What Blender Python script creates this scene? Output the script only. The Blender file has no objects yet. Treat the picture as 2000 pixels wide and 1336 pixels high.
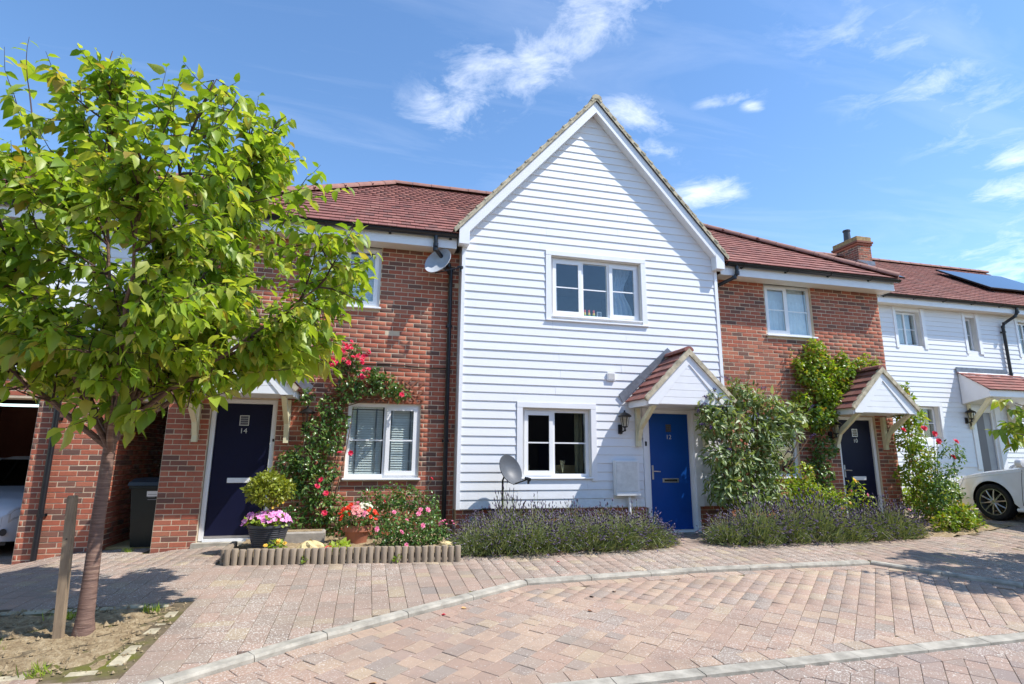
import bpy, math, random
import numpy as np
from mathutils import Matrix, Vector
R = math.radians
rng = np.random.default_rng(11)
random.seed(5)
sc = bpy.context.scene
COL = sc.collection

# ------------------------------------------------------------------ camera
CAM = Vector((-1.385, -8.941, 1.260))
PITCH, YAW, ROLL = R(11.55), R(14.21), R(0.38)
fw = Vector((math.sin(YAW) * math.cos(PITCH), math.cos(YAW) * math.cos(PITCH), math.sin(PITCH)))
rt = Vector((math.cos(YAW), -math.sin(YAW), 0))
up = rt.cross(fw)
rt2 = rt * math.cos(ROLL) + up * math.sin(ROLL)
up2 = up * math.cos(ROLL) - rt * math.sin(ROLL)
cam = bpy.data.cameras.new('camera')
cam.sensor_width = 36
cam.lens = 1095.8 / 2000 * 36
cam.clip_start = 0.05
cam.clip_end = 3000
camo = bpy.data.objects.new('camera', cam)
COL.objects.link(camo)
camo.matrix_world = Matrix(((rt2.x, up2.x, -fw.x, CAM.x), (rt2.y, up2.y, -fw.y, CAM.y), (rt2.z, up2.z, -fw.z, CAM.z), (0, 0, 0, 1)))
sc.camera = camo

# ------------------------------------------------------------------ sun, sky, exposure
SUN = Vector((1.56, -1.0, 2.62)).normalized()
sl = bpy.data.lights.new('sun', 'SUN')
sl.energy = 3.7
sl.angle = R(0.55)
sl.color = (1.0, 0.955, 0.89)
slo = bpy.data.objects.new('sun', sl)
COL.objects.link(slo)
slo.rotation_euler = SUN.to_track_quat('Z', 'Y').to_euler()

world = bpy.data.worlds.new('World')
sc.world = world
world.use_nodes = True
wn, wl = world.node_tree.nodes, world.node_tree.links
bgn = wn['Background']
SKY_STRENGTH = 0.15
bgn.inputs[1].default_value = SKY_STRENGTH
sky = wn.new('ShaderNodeTexSky')
sky.sky_type = 'NISHITA'
sky.sun_disc = False
sky.sun_elevation = math.asin(SUN.z)
sky.sun_rotation = math.atan2(SUN.x, SUN.y)
sky.air_density = 1.0
sky.dust_density = 0.15
sky.ozone_density = 2.6


def wmath(op, a, b=None, c=None, clamp=False):
    n = wn.new('ShaderNodeMath')
    n.operation = op
    n.use_clamp = clamp
    for i, v in enumerate((a, b, c)):
        if v is None:
            continue
        if isinstance(v, (int, float)):
            n.inputs[i].default_value = v
        else:
            wl.new(v, n.inputs[i])
    return n.outputs[0]


tc = wn.new('ShaderNodeTexCoord')
sep = wn.new('ShaderNodeSeparateXYZ')
wl.new(tc.outputs['Generated'], sep.inputs[0])
zz = wmath('MAXIMUM', sep.outputs[2], 0.03)
cu = wmath('DIVIDE', sep.outputs[0], zz)
cv = wmath('DIVIDE', sep.outputs[1], zz)
comb = wn.new('ShaderNodeCombineXYZ')
wl.new(cu, comb.inputs[0])
wl.new(cv, comb.inputs[1])


def wnoise(scale, detail, rough, dist=0.0, vec=None):
    n = wn.new('ShaderNodeTexNoise')
    n.inputs['Scale'].default_value = scale
    n.inputs['Detail'].default_value = detail
    n.inputs['Roughness'].default_value = rough
    n.inputs['Distortion'].default_value = dist
    wl.new(vec or comb.outputs[0], n.inputs['Vector'])
    return n.outputs[0]


def wblob(cx, cy, ang, la, lb, amp):
    """soft elliptical patch of the flat cloud layer, centre (cx,cy), half lengths la, lb"""
    dx = wmath('SUBTRACT', cu, cx)
    dy = wmath('SUBTRACT', cv, cy)
    ca, sa = math.cos(ang), math.sin(ang)
    p = wmath('ADD', wmath('MULTIPLY', dx, ca / la), wmath('MULTIPLY', dy, sa / la))
    q = wmath('ADD', wmath('MULTIPLY', dx, -sa / lb), wmath('MULTIPLY', dy, ca / lb))
    d2 = wmath('ADD', wmath('MULTIPLY', p, p), wmath('MULTIPLY', q, q))
    g_ = wmath('POWER', 2.718, wmath('MULTIPLY', d2, -1.1))
    return wmath('MULTIPLY', g_, amp)


blobs = [  # main streak over the gable, then the small cumulus puffs, then far wisps
    (0.30, 1.29, math.atan2(-0.50, 0.33), 0.40, 0.15, 0.86), (0.19, 1.50, 2.2, 0.20, 0.13, 0.62),
    (0.47, 1.02, -0.95, 0.30, 0.12, 0.72),
    (0.72, 1.37, 0.3, 0.17, 0.10, 0.72), (1.21, 1.78, 0.4, 0.15, 0.17, 0.98), (0.93, 1.24, -0.6, 0.11, 0.045, 0.62),
    (1.03, 1.24, 0.2, 0.06, 0.03, 0.6), (0.86, 1.52, 0.2, 0.16, 0.07, 0.55), (2.05, 1.24, 0.5, 0.17, 0.10, 0.85),
    (2.30, 1.44, 0.5, 0.20, 0.13, 0.85), (1.48, 1.06, 0.35, 0.95, 0.20, 0.46), (3.6, 2.3, 0.6, 1.6, 0.5, 0.55),
    (-0.55, 0.95, -0.5, 0.5, 0.2, 0.35), (0.13, 1.44, 0.0, 0.06, 0.05, 0.6),
    (-1.9, -1.2, 0.4, 1.0, 0.3, 0.8), (1.6, -1.4, 1.0, 0.8, 0.25, 0.8), (-0.7, -2.4, 0.1, 0.7, 0.3, 0.9), (-2.6, 1.3, 0.3, 0.7, 0.3, 0.7)]
tot = None
for b in blobs:
    o_ = wblob(*b)
    tot = o_ if tot is None else wmath('MAXIMUM', tot, o_)
n1 = wnoise(5.5, 12, 0.68, 0.45)
n2 = wnoise(1.6, 6, 0.65, 0.6)
cl = wmath('ADD', wmath('MULTIPLY', tot, 0.95), wmath('MULTIPLY', wmath('SUBTRACT', n1, 0.5), 2.6))
cl = wmath('MULTIPLY', wmath('SUBTRACT', cl, 0.28), 0.66, clamp=True)
cl = wmath('MULTIPLY', cl, wmath('MULTIPLY', wmath('SUBTRACT', tot, 0.06), 2.2, clamp=True))
# thin veil of high cirrus over the whole sky
mp = wn.new('ShaderNodeMapping')
mp.inputs['Rotation'].default_value = (0, 0, 0.55)
mp.inputs['Scale'].default_value = (0.6, 2.6, 1)
wl.new(comb.outputs[0], mp.inputs[0])
n3 = wnoise(1.3, 7, 0.6, 0.8, mp.outputs[0])
veil = wmath('MULTIPLY', wmath('SUBTRACT', n3, 0.50, clamp=True), 0.40, clamp=True)
cl2 = wmath('MAXIMUM', wmath('MULTIPLY', cl, 0.95), veil, clamp=True)
hs = wn.new('ShaderNodeHueSaturation')
hs.inputs['Saturation'].default_value = 1.12
wl.new(sky.outputs[0], hs.inputs['Color'])
mix = wn.new('ShaderNodeMix')
mix.data_type = 'RGBA'
wl.new(cl2, mix.inputs['Factor'])
wl.new(hs.outputs[0], mix.inputs['A'])
mix.inputs['B'].default_value = (6.2, 6.4, 6.8, 1)
wl.new(mix.outputs['Result'], bgn.inputs[0])

vs = sc.view_settings
vs.view_transform = 'Standard'
vs.look = 'None'
vs.exposure = 0.80
vs.gamma = 1
vs.use_curve_mapping = False
sc.cycles.use_denoising = True
sc.cycles.max_bounces = 8
sc.cycles.transparent_max_bounces = 24
sc.cycles.sample_clamp_indirect = 6

# ------------------------------------------------------------------ helpers
WL = {}


def wloc(o):
    return WL.get(o.name, (0, 0, 0)) if o else (0, 0, 0)


class MB:
    def __init__(s):
        s.v = []
        s.f = []

    def add(s, vs_, fs_):
        n = len(s.v)
        s.v += [tuple(v) for v in vs_]
        s.f += [tuple(i + n for i in f) for f in fs_]
        return s

    def box(s, x0, x1, y0, y1, z0, z1, c=0.0):
        if c <= 0:
            V = [(x, y, z) for z in (z0, z1) for y in (y0, y1) for x in (x0, x1)]
            return s.add(V, [(0, 2, 3, 1), (4, 5, 7, 6), (0, 1, 5, 4), (2, 6, 7, 3), (0, 4, 6, 2), (1, 3, 7, 5)])
        V = []
        for z, k in ((z0, 1), (z0 + c, 0), (z1 - c, 0), (z1, 1)):
            e = c if k else 0
            V += [(x0 + e, y0 + e, z), (x1 - e, y0 + e, z), (x1 - e, y1 - e, z), (x0 + e, y1 - e, z)]
        # chamfer the vertical edges lightly too: good enough as a bevelled look
        F = [(3, 2, 1, 0), (12, 13, 14, 15)]
        for l in range(3):
            for i in range(4):
                j = (i + 1) % 4
                F.append((l * 4 + i, l * 4 + j, l * 4 + 4 + j, l * 4 + 4 + i))
        return s.add(V, F)

    def quad(s, a, b, c, d):
        return s.add([a, b, c, d], [(0, 1, 2, 3)])

    def prism(s, poly, axis, a, b):
        """poly: 2-D points in the two other axes (order x,y,z minus axis), extruded from a to b"""
        n = len(poly)
        V = []
        for t in (a, b):
            for p, q in poly:
                V.append((t, p, q) if axis == 'x' else ((p, t, q) if axis == 'y' else (p, q, t)))
        F = [tuple(range(n - 1, -1, -1)), tuple(range(n, 2 * n))]
        for i in range(n):
            j = (i + 1) % n
            F.append((i, j, n + j, n + i))
        return s.add(V, F)

    def tube(s, pts, r, n=8, cap=True):
        pts = [Vector(p) for p in pts]
        rs = r if isinstance(r, (list, tuple)) else [r] * len(pts)
        V, F = [], []
        ref = Vector((0.31, 0.22, 0.92))
        for i, p in enumerate(pts):
            d = (pts[min(i + 1, len(pts) - 1)] - pts[max(i - 1, 0)]).normalized()
            a = d.cross(ref)
            if a.length < 0.05:
                a = d.cross(Vector((1, 0, 0)))
            a.normalize()
            b = d.cross(a)
            for k in range(n):
                t = 2 * math.pi * k / n
                V.append(tuple(p + (a * math.cos(t) + b * math.sin(t)) * rs[i]))
        for i in range(len(pts) - 1):
            for k in range(n):
                k2 = (k + 1) % n
                F.append((i * n + k, i * n + k2, i * n + n + k2, i * n + n + k))
        if cap:
            F.append(tuple(range(n - 1, -1, -1)))
            m = (len(pts) - 1) * n
            F.append(tuple(range(m, m + n)))
        return s.add(V, F)

    def lathe(s, prof, c, n=20, axis='z', close=False):
        V, F = [], []
        for r, h in prof:
            for k in range(n):
                t = 2 * math.pi * k / n
                p = (r * math.cos(t), r * math.sin(t), h)
                if axis == 'y':
                    p = (p[0], h, p[1])
                elif axis == 'x':
                    p = (h, p[0], p[1])
                V.append((c[0] + p[0], c[1] + p[1], c[2] + p[2]))
        m = len(prof)
        for i in range(m - 1 if not close else m):
            i2 = (i + 1) % m
            for k in range(n):
                k2 = (k + 1) % n
                F.append((i * n + k, i * n + k2, i2 * n + k2, i2 * n + k))
        if not close:
            F.append(tuple(range(n - 1, -1, -1)))
            F.append(tuple(range((m - 1) * n, m * n)))
        return s.add(V, F)


def link(o, parent=None):
    COL.objects.link(o)
    if parent is not None:
        o.parent = parent
        WL[o.name] = wloc(parent)
    return o


def mesh_of(name, mb, mat, off=(0, 0, 0), smooth=False):
    me = bpy.data.meshes.new(name)
    ox, oy, oz = off
    me.from_pydata([(x - ox, y - oy, z - oz) for x, y, z in mb.v], [], mb.f)
    me.materials.append(mat)
    if smooth:
        me.shade_smooth()
        try:
            me.set_sharp_from_angle(angle=R(40))
        except Exception:
            pass
    me.update()
    return me


def part(name, mb, mat, parent, smooth=False, label=None, kind=None):
    o = bpy.data.objects.new(name, mesh_of(name, mb, mat, wloc(parent), smooth))
    link(o, parent)
    if label:
        o['label'] = label
    if kind:
        o['kind'] = kind
    return o


def thing(name, label, cat, loc, group=None, rz=0):
    o = bpy.data.objects.new(name, None)
    o.empty_display_size = 0.2
    COL.objects.link(o)
    o.location = loc
    o.rotation_euler = (0, 0, rz)
    o['label'] = label
    o['category'] = cat
    if group:
        o['group'] = group
    WL[o.name] = tuple(loc) if rz == 0 else (0, 0, 0)
    return o


def solo(name, mb, mat, label, cat, group=None, smooth=False):
    """a thing that is one mesh, its origin at its base"""
    a = np.array(mb.v)
    c = ((a[:, 0].min() + a[:, 0].max()) / 2, (a[:, 1].min() + a[:, 1].max()) / 2, a[:, 2].min())
    o = bpy.data.objects.new(name, mesh_of(name, mb, mat, c, smooth))
    COL.objects.link(o)
    o.location = c
    WL[o.name] = c
    o['label'] = label
    o['category'] = cat
    if group:
        o['group'] = group
    return o


def struct(name, mb, mat, kind='structure', label=None, smooth=False):
    o = bpy.data.objects.new(name, mesh_of(name, mb, mat, (0, 0, 0), smooth))
    COL.objects.link(o)
    o['kind'] = kind
    if label:
        o['label'] = label
    WL[o.name] = (0, 0, 0)
    return o


def inst(name, me, parent, M):
    """one more object that shares mesh data; M is its world matrix"""
    o = bpy.data.objects.new(name, me)
    COL.objects.link(o)
    if parent is not None:
        o.parent = parent
        w = wloc(parent)
        M = Matrix.Translation((-w[0], -w[1], -w[2])) @ M
    o.matrix_local = M
    return o


def tri_mesh(name, V, T, mat, off=(0, 0, 0)):
    V = np.asarray(V, dtype=np.float32) - np.asarray(off, dtype=np.float32)
    T = np.asarray(T, dtype=np.int32)
    me = bpy.data.meshes.new(name)
    me.vertices.add(len(V))
    me.vertices.foreach_set('co', V.ravel())
    k = T.shape[1]
    me.loops.add(T.size)
    me.loops.foreach_set('vertex_index', T.ravel())
    me.polygons.add(len(T))
    me.polygons.foreach_set('loop_start', np.arange(len(T), dtype=np.int32) * k)
    me.polygons.foreach_set('loop_total', np.full(len(T), k, dtype=np.int32))
    me.materials.append(mat)
    me.update(calc_edges=True)
    return me


def unit(a):
    return a / np.maximum(np.linalg.norm(a, axis=-1, keepdims=True), 1e-9)


def scatter(P, D, N, S, tv, tf):
    """copies of the template (tv, tf) at points P, axis D, up N, size S -> verts, faces"""
    P, D, N = np.asarray(P, float), unit(np.asarray(D, float)), np.asarray(N, float)
    S = np.broadcast_to(np.asarray(S, float), (len(P),))
    Yv = unit(np.cross(N, D))
    Zv = np.cross(D, Yv)
    tv = np.asarray(tv, float)
    tf = np.asarray(tf, int)
    V = P[:, None, :] + S[:, None, None] * (tv[None, :, 0, None] * D[:, None, :] + tv[None, :, 1, None] * Yv[:, None, :] + tv[None, :, 2, None] * Zv[:, None, :])
    F = tf[None] + (np.arange(len(P)) * len(tv))[:, None, None]
    return V.reshape(-1, 3), F.reshape(-1, tf.shape[1])


def foliage(name, P, D, N, S, tmpl, mat, parent, kind='stuff'):
    V, T = scatter(P, D, N, S, *tmpl)
    o = bpy.data.objects.new(name, tri_mesh(name, V, T, mat, wloc(parent)))
    link(o, parent)
    if kind:
        o['kind'] = kind
    return o


LEAF = (np.array([(0, 0, 0), (.28, .25, .07), (.28, -.25, .07), (.3, 0, 0), (.64, .20, .03), (.64, -.20, .03), (.66, 0, -.05), (1, 0, -.2)]),
        np.array([(0, 3, 1), (0, 2, 3), (1, 3, 6), (1, 6, 4), (3, 2, 5), (3, 5, 6), (4, 6, 7), (6, 5, 7)]))
SLEAF = (np.array([(0, 0, 0), (.5, .34, .1), (.5, -.34, .1), (1, 0, -.04)]), np.array([(0, 3, 1), (0, 2, 3)]))
BLADE = (np.array([(0, .045, 0), (0, -.045, 0), (.55, .04, .03), (.55, -.04, .03), (1, 0, 0)]), np.array([(0, 1, 3), (0, 3, 2), (2, 3, 4)]))


def flower_tmpl(layers, petals, curl):
    V, T = [], []
    for l in range(layers):
        r = 1.0 - 0.28 * l
        tilt = 0.25 + curl * l
        for k in range(petals):
            a = 2 * math.pi * (k + 0.5 * l) / petals
            da = math.pi / petals * 1.1
            n = len(V)
            h = r * math.sin(tilt)
            q = r * math.cos(tilt)
            V += [(0, 0, 0.05 * l), (q * .75 * math.cos(a - da), q * .75 * math.sin(a - da), h * .7 + .05 * l),
                  (q * math.cos(a), q * math.sin(a), h + .02), (q * .75 * math.cos(a + da), q * .75 * math.sin(a + da), h * .7 + .05 * l)]
            T += [(n, n + 1, n + 2), (n, n + 2, n + 3)]
    return np.array(V), np.array(T)


ROSE = flower_tmpl(3, 6, 0.38)
FLAT = flower_tmpl(1, 5, 0.0)
DOUBLE = flower_tmpl(2, 6, 0.5)


def rot_to(n, spin=0.0):
    q = Vector(n).to_track_quat('Z', 'Y').to_matrix().to_4x4()
    return q @ Matrix.Rotation(spin, 4, 'Z')

# ------------------------------------------------------------------ materials
class NM:
    def __init__(s, name):
        s.m = bpy.data.materials.new(name)
        s.m.use_nodes = True
        s.nt = s.m.node_tree
        s.n, s.l = s.nt.nodes, s.nt.links
        s.b = s.n['Principled BSDF']
        s.out = s.n['Material Output']

    def new(s, t):
        return s.n.new(t)

    def pos(s):
        g = s.new('ShaderNodeNewGeometry')
        return g.outputs['Position']

    def noise(s, scale, detail=4, rough=0.55, vec=None, dist=0.0):
        n = s.new('ShaderNodeTexNoise')
        n.inputs['Scale'].default_value = scale
        n.inputs['Detail'].default_value = detail
        n.inputs['Roughness'].default_value = rough
        n.inputs['Distortion'].default_value = dist
        s.l.new(vec if vec is not None else s.pos(), n.inputs['Vector'])
        return n.outputs[0]

    def mapping(s, scale, vec=None, rot=(0, 0, 0)):
        mp_ = s.new('ShaderNodeMapping')
        mp_.inputs['Scale'].default_value = scale
        mp_.inputs['Rotation'].default_value = rot
        s.l.new(vec if vec is not None else s.pos(), mp_.inputs[0])
        return mp_.outputs[0]

    def ramp(s, fac, stops, interp='LINEAR'):
        r = s.new('ShaderNodeValToRGB')
        r.color_ramp.interpolation = interp
        e = r.color_ramp.elements
        while len(e) < len(stops):
            e.new(0.5)
        for i, (p, c) in enumerate(stops):
            e[i].position = p
            e[i].color = (*c, 1) if len(c) == 3 else c
        s.l.new(fac, r.inputs[0])
        return r.outputs[0]

    def math(s, op, a, b=0.0, clamp=False):
        n = s.new('ShaderNodeMath')
        n.operation = op
        n.use_clamp = clamp
        for i, v in enumerate((a, b)):
            if isinstance(v, (int, float)):
                n.inputs[i].default_value = v
            else:
                s.l.new(v, n.inputs[i])
        return n.outputs[0]

    def mix(s, fac, a, b, mode='MIX'):
        n = s.new('ShaderNodeMix')
        n.data_type = 'RGBA'
        n.blend_type = mode
        for key, v in (('Factor', fac), ('A', a), ('B', b)):
            sock = n.inputs[key] if key == 'Factor' else [i for i in n.inputs if i.name == key and i.type == 'RGBA'][0]
            if isinstance(v, (int, float)):
                sock.default_value = v
            elif isinstance(v, tuple):
                sock.default_value = (*v, 1)
            else:
                s.l.new(v, sock)
        return [o for o in n.outputs if o.type == 'RGBA'][0]

    def rand(s):
        """a random number per object and, inside a joined mesh, per loose piece"""
        oi = s.new('ShaderNodeObjectInfo')
        g = s.new('ShaderNodeNewGeometry')
        return s.math('FRACT', s.math('ADD', oi.outputs['Random'], g.outputs['Random Per Island']))

    def col(s, c):
        if isinstance(c, tuple):
            s.b.inputs['Base Color'].default_value = (*c, 1)
        else:
            s.l.new(c, s.b.inputs['Base Color'])
        return s

    def rough(s, r):
        if isinstance(r, (int, float)):
            s.b.inputs['Roughness'].default_value = r
        else:
            s.l.new(r, s.b.inputs['Roughness'])
        return s

    def bump(s, h, strength=0.3, dist=0.01):
        n = s.new('ShaderNodeBump')
        n.inputs['Strength'].default_value = strength
        n.inputs['Distance'].default_value = dist
        s.l.new(h, n.inputs['Height'])
        s.l.new(n.outputs[0], s.b.inputs['Normal'])
        return s

    def spec(s, v):
        s.b.inputs['Specular IOR Level'].default_value = v
        return s


def plain(name, c, rough=0.5, var=0.12, scale=8.0, bump=0.0, bscale=60.0, metal=0.0, spec=0.5):
    m = NM(name)
    dark = tuple(x * (1 - var) for x in c)
    lite = tuple(min(1, x * (1 + var * 0.6)) for x in c)
    m.col(m.ramp(m.noise(scale, 5, 0.6), [(0.3, dark), (0.7, lite)])).rough(rough).spec(spec)
    m.b.inputs['Metallic'].default_value = metal
    if bump:
        m.bump(m.noise(bscale, 4, 0.6), bump, 0.004)
    return m.m


def m_brick():
    m = NM('brick')
    r = m.rand()
    c = m.ramp(r, [(0.0, (.43, .135, .078)), (0.25, (.37, .108, .066)), (0.45, (.46, .165, .098)), (0.62, (.32, .105, .070)),
                   (0.76, (.22, .100, .072)), (0.90, (.15, .085, .068)), (1.0, (.40, .155, .095))])
    n = m.noise(22, 5, 0.65)
    c = m.mix(m.math('MULTIPLY', m.math('SUBTRACT', n, 0.50, True), 1.8, True), c, (.13, .075, .065))
    n2 = m.noise(1.1, 3, 0.6)
    c = m.mix(m.math('MULTIPLY', m.math('SUBTRACT', n2, 0.52, True), 0.9, True), c, (.50, .24, .155))
    m.col(c).rough(0.88).spec(0.25)
    m.bump(m.noise(150, 4, 0.7), 0.5, 0.004)
    return m.m


def m_tile():
    m = NM('roof_tile')
    r = m.rand()
    c = m.ramp(r, [(0.0, (.245, .098, .080)), (0.3, (.285, .116, .094)), (0.55, (.20, .080, .068)), (0.75, (.33, .145, .115)), (0.9, (.16, .075, .066)), (1.0, (.27, .125, .10))])
    n = m.noise(3.0, 4, 0.65)
    c = m.mix(m.math('MULTIPLY', m.math('SUBTRACT', n, 0.5, True), 1.4, True), c, (.17, .08, .068))
    n = m.noise(40, 3, 0.7)
    c = m.mix(m.math('MULTIPLY', m.math('SUBTRACT', n, 0.60, True), 2.0, True), c, (.34, .25, .19))
    m.col(c).rough(0.8).spec(0.3)
    m.bump(m.noise(120, 3, 0.6), 0.35, 0.003)
    return m.m


def m_board(name, c):
    m = NM(name)
    r = m.rand()
    cc = m.ramp(r, [(0.0, tuple(x * .955 for x in c)), (1.0, c)])
    st = m.noise(2.4, 5, 0.65, m.mapping((1.0, 1, 3.5)))
    cc = m.mix(m.math('MULTIPLY', m.math('SUBTRACT', st, 0.50, True), 0.75, True), cc, tuple(x * .80 for x in c))
    run = m.noise(9.0, 4, 0.6, m.mapping((1.0, 1, 0.08)))
    cc = m.mix(m.math('MULTIPLY', m.math('SUBTRACT', run, 0.60, True), 0.55, True), cc, (.58, .57, .52))
    sx = m.new('ShaderNodeSeparateXYZ')
    m.l.new(m.pos(), sx.inputs[0])
    spl = m.math('MULTIPLY', m.math('SUBTRACT', .80, sx.outputs[2], True), m.math('SUBTRACT', m.noise(7, 6, .7), .36, True))
    cc = m.mix(m.math('MULTIPLY', spl, 3.2, True), cc, (.33, .31, .235))
    m.col(cc).rough(0.42).spec(0.4)
    m.bump(m.noise(8.0, 5, 0.7, m.mapping((1.5, 1, 22.0))), 0.30, 0.004)
    return m.m


def m_paver(name, stops, speck):
    m = NM(name)
    r = m.rand()
    c = m.ramp(r, stops)
    n = m.noise(14, 5, 0.65)
    c = m.mix(m.math('MULTIPLY', m.math('SUBTRACT', n, 0.48, True), 1.3, True), c, (.22, .175, .145))
    big = m.noise(0.55, 3, 0.6)
    dirt = m.noise(1.7, 5, 0.62, None, 0.6)
    c = m.mix(m.math('MULTIPLY', m.math('SUBTRACT', dirt, 0.50, True), 1.5, True), c, (.20, .155, .125))
    oil = m.noise(0.9, 2, .5)
    c = m.mix(m.math('MULTIPLY', m.math('SUBTRACT', oil, .63, True), 2.6, True), c, (.10, .085, .075))
    # pale flecks of lichen and worn aggregate
    v = m.new('ShaderNodeTexVoronoi')
    v.inputs['Scale'].default_value = 60
    m.l.new(m.pos(), v.inputs['Vector'])
    fl = m.noise(74, 3, 0.6)
    f = m.math('GREATER_THAN', m.math('SUBTRACT', fl, m.math('MULTIPLY', v.outputs['Distance'], 0.14)), m.ramp(big, [(0.35, (.60 if speck > .5 else .66,) * 3), (0.60, (.50 if speck > .5 else .58,) * 3)]))
    c = m.mix(m.math('MULTIPLY', f, speck), c, (.60, .56, .49))
    m.col(c).rough(0.85).spec(0.25)
    m.bump(m.noise(90, 4, 0.7), 0.55, 0.004)
    return m.m


def m_leaf(name, stops, trans=0.35, rough=0.42, tcol=None):
    m = NM(name)
    r = m.rand()
    c = m.ramp(r, stops)
    m.col(c).rough(rough).spec(0.45)
    t = m.new('ShaderNodeBsdfTranslucent')
    m.l.new(m.mix(1.0, c, tcol or (1.7, 1.6, .55), 'MULTIPLY'), t.inputs[0])
    ms = m.new('ShaderNodeMixShader')
    ms.inputs[0].default_value = trans
    m.l.new(m.b.outputs[0], ms.inputs[1])
    m.l.new(t.outputs[0], ms.inputs[2])
    m.l.new(ms.outputs[0], m.out.inputs[0])
    return m.m


def m_glass(name='window_glass', tint=(.90, .93, .92), base=0.065):
    m = NM(name)
    tr = m.new('ShaderNodeBsdfTransparent')
    tr.inputs[0].default_value = (*tint, 1)
    gl = m.new('ShaderNodeBsdfGlossy')
    gl.inputs['Roughness'].default_value = 0.0
    gl.inputs[0].default_value = (.95, .97, 1, 1)
    lw = m.new('ShaderNodeLayerWeight')
    lw.inputs[0].default_value = 0.5
    ms = m.new('ShaderNodeMixShader')
    m.l.new(m.math('ADD', m.math('MULTIPLY', m.math('POWER', lw.outputs['Facing'], 5.0), 0.85), base, True), ms.inputs[0])
    m.l.new(tr.outputs[0], ms.inputs[1])
    m.l.new(gl.outputs[0], ms.inputs[2])
    m.l.new(ms.outputs[0], m.out.inputs[0])
    return m.m


def m_bark():
    m = NM('bark')
    p = m.mapping((6, 6, 55))
    n = m.noise(1.0, 4, 0.6, p, 0.4)
    c = m.ramp(n, [(0.3, (.095, .056, .046)), (0.55, (.19, .115, .088)), (0.72, (.29, .195, .14))])
    n2 = m.noise(9, 3, 0.7)
    c = m.mix(m.math('MULTIPLY', m.math('SUBTRACT', n2, .63, True), 3, True), c, (.36, .31, .24))
    m.col(c).rough(0.7).spec(0.3).bump(n, 0.7, 0.012)
    return m.m


def m_wood(name, c, d):
    m = NM(name)
    n = m.noise(1.0, 5, 0.7, m.mapping((60, 60, 3)))
    cc = m.ramp(n, [(0.3, d), (0.7, c)])
    n2 = m.noise(5, 3, 0.6)
    cc = m.mix(m.math('MULTIPLY', m.math('SUBTRACT', n2, .52, True), 1.6, True), cc, tuple(x * .6 for x in d))
    m.col(cc).rough(0.85).spec(0.2).bump(n, 0.5, 0.006)
    return m.m


def m_soil():
    m = NM('soil')
    n = m.noise(16, 7, 0.75)
    c = m.ramp(n, [(0.3, (.17, .115, .065)), (0.5, (.36, .27, .16)), (0.7, (.54, .44, .29))])
    n2 = m.noise(60, 3, 0.6)
    c = m.mix(m.math('MULTIPLY', m.math('SUBTRACT', n2, .62, True), 3, True), c, (.08, .055, .035))
    m.col(c).rough(0.95).spec(0.1).bump(m.noise(34, 6, 0.75), 0.9, 0.03)
    return m.m


def m_paint(name, c, rough=0.25, coat=0.6):
    m = NM(name)
    m.col(m.ramp(m.noise(6, 4, .6), [(0.3, tuple(x * .95 for x in c)), (0.7, c)])).rough(rough)
    m.b.inputs['Coat Weight'].default_value = coat
    m.b.inputs['Coat Roughness'].default_value = 0.06
    return m.m


M = {}
M['brick'] = m_brick()
M['mortar'] = plain('mortar', (.62, .50, .36), .95, .18, 5, .4, 200, spec=.15)
M['tile'] = m_tile()
M['ridge'] = plain('ridge_tile', (.28, .135, .105), .8, .25, 6, .3, 90)
M['lichen'] = plain('lichen_mortar', (.50, .44, .32), .95, .45, 9, .5, 90, spec=.15)
M['board'] = m_board('white_weatherboard', (.76, .775, .80))
M['fascia'] = plain('white_fascia', (.80, .81, .83), .35, .05, 3)
M['soffit'] = plain('cream_soffit', (.74, .70, .62), .5, .06, 3)
M['upvc'] = plain('white_upvc', (.82, .825, .83), .28, .03, 3)
M['reveal'] = plain('reveal_lining', (.70, .68, .63), .5, .08, 4)
M['black'] = plain('black_plastic', (.012, .013, .017), .28, .25, 5)
M['iron'] = plain('black_iron', (.010, .010, .011), .4, .2, 9)
M['lead'] = plain('lead_flashing', (.17, .19, .225), .5, .3, 11, .35, 25, metal=.4)
M['navy'] = plain('navy_door_paint', (.0060, .0075, .030), .45, .10, 3, .12, 60, spec=.22)
M['blue'] = plain('blue_door_paint', (.004, .060, .28), .38, .10, 3, .12, 60, spec=.3)
M['greydoor'] = plain('grey_door_paint', (.10, .095, .115), .4, .10, 3)
M['cream'] = plain('cream_painted_timber', (.72, .66, .44), .5, .10, 9, .15, 30)
M['glass'] = m_glass()
M['carglass'] = m_glass('car_glass', (.10, .12, .13), .05)
M['lampglass'] = m_glass('lantern_glass', (.9, .88, .8), .03)
M['room'] = plain('room_wall_dim', (.085, .075, .07), .9, .1, 1)  # indoor dimness put into the wall colour, so panes look dark
M['roomlit'] = plain('room_wall_lit', (.55, .54, .52), .9, .1, 1)  # lit copy of the room wall, brightness put into the colour
M['blind'] = plain('blind_slat', (.90, .91, .90), .5, .06, 5)
M['curtain'] = plain('net_curtain', (.80, .84, .90), .9, .10, 14)
M['curtain_blue'] = plain('pale_curtain', (.42, .52, .66), .9, .14, 12)
M['steel'] = plain('brushed_steel', (.62, .62, .62), .3, .06, 20, metal=.9)
M['number'] = plain('pewter', (.62, .62, .60), .35, .05, 20, metal=.3)
M['path'] = m_paver('path_paver', [(0, (0.318, 0.228, 0.177)), (.3, (0.275, 0.219, 0.177)), (.55, (0.356, 0.251, 0.196)), (.8, (0.299, 0.237, 0.191)), (.93, (0.37, 0.288, 0.191)), (1, (0.242, 0.205, 0.177))], .85)
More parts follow.
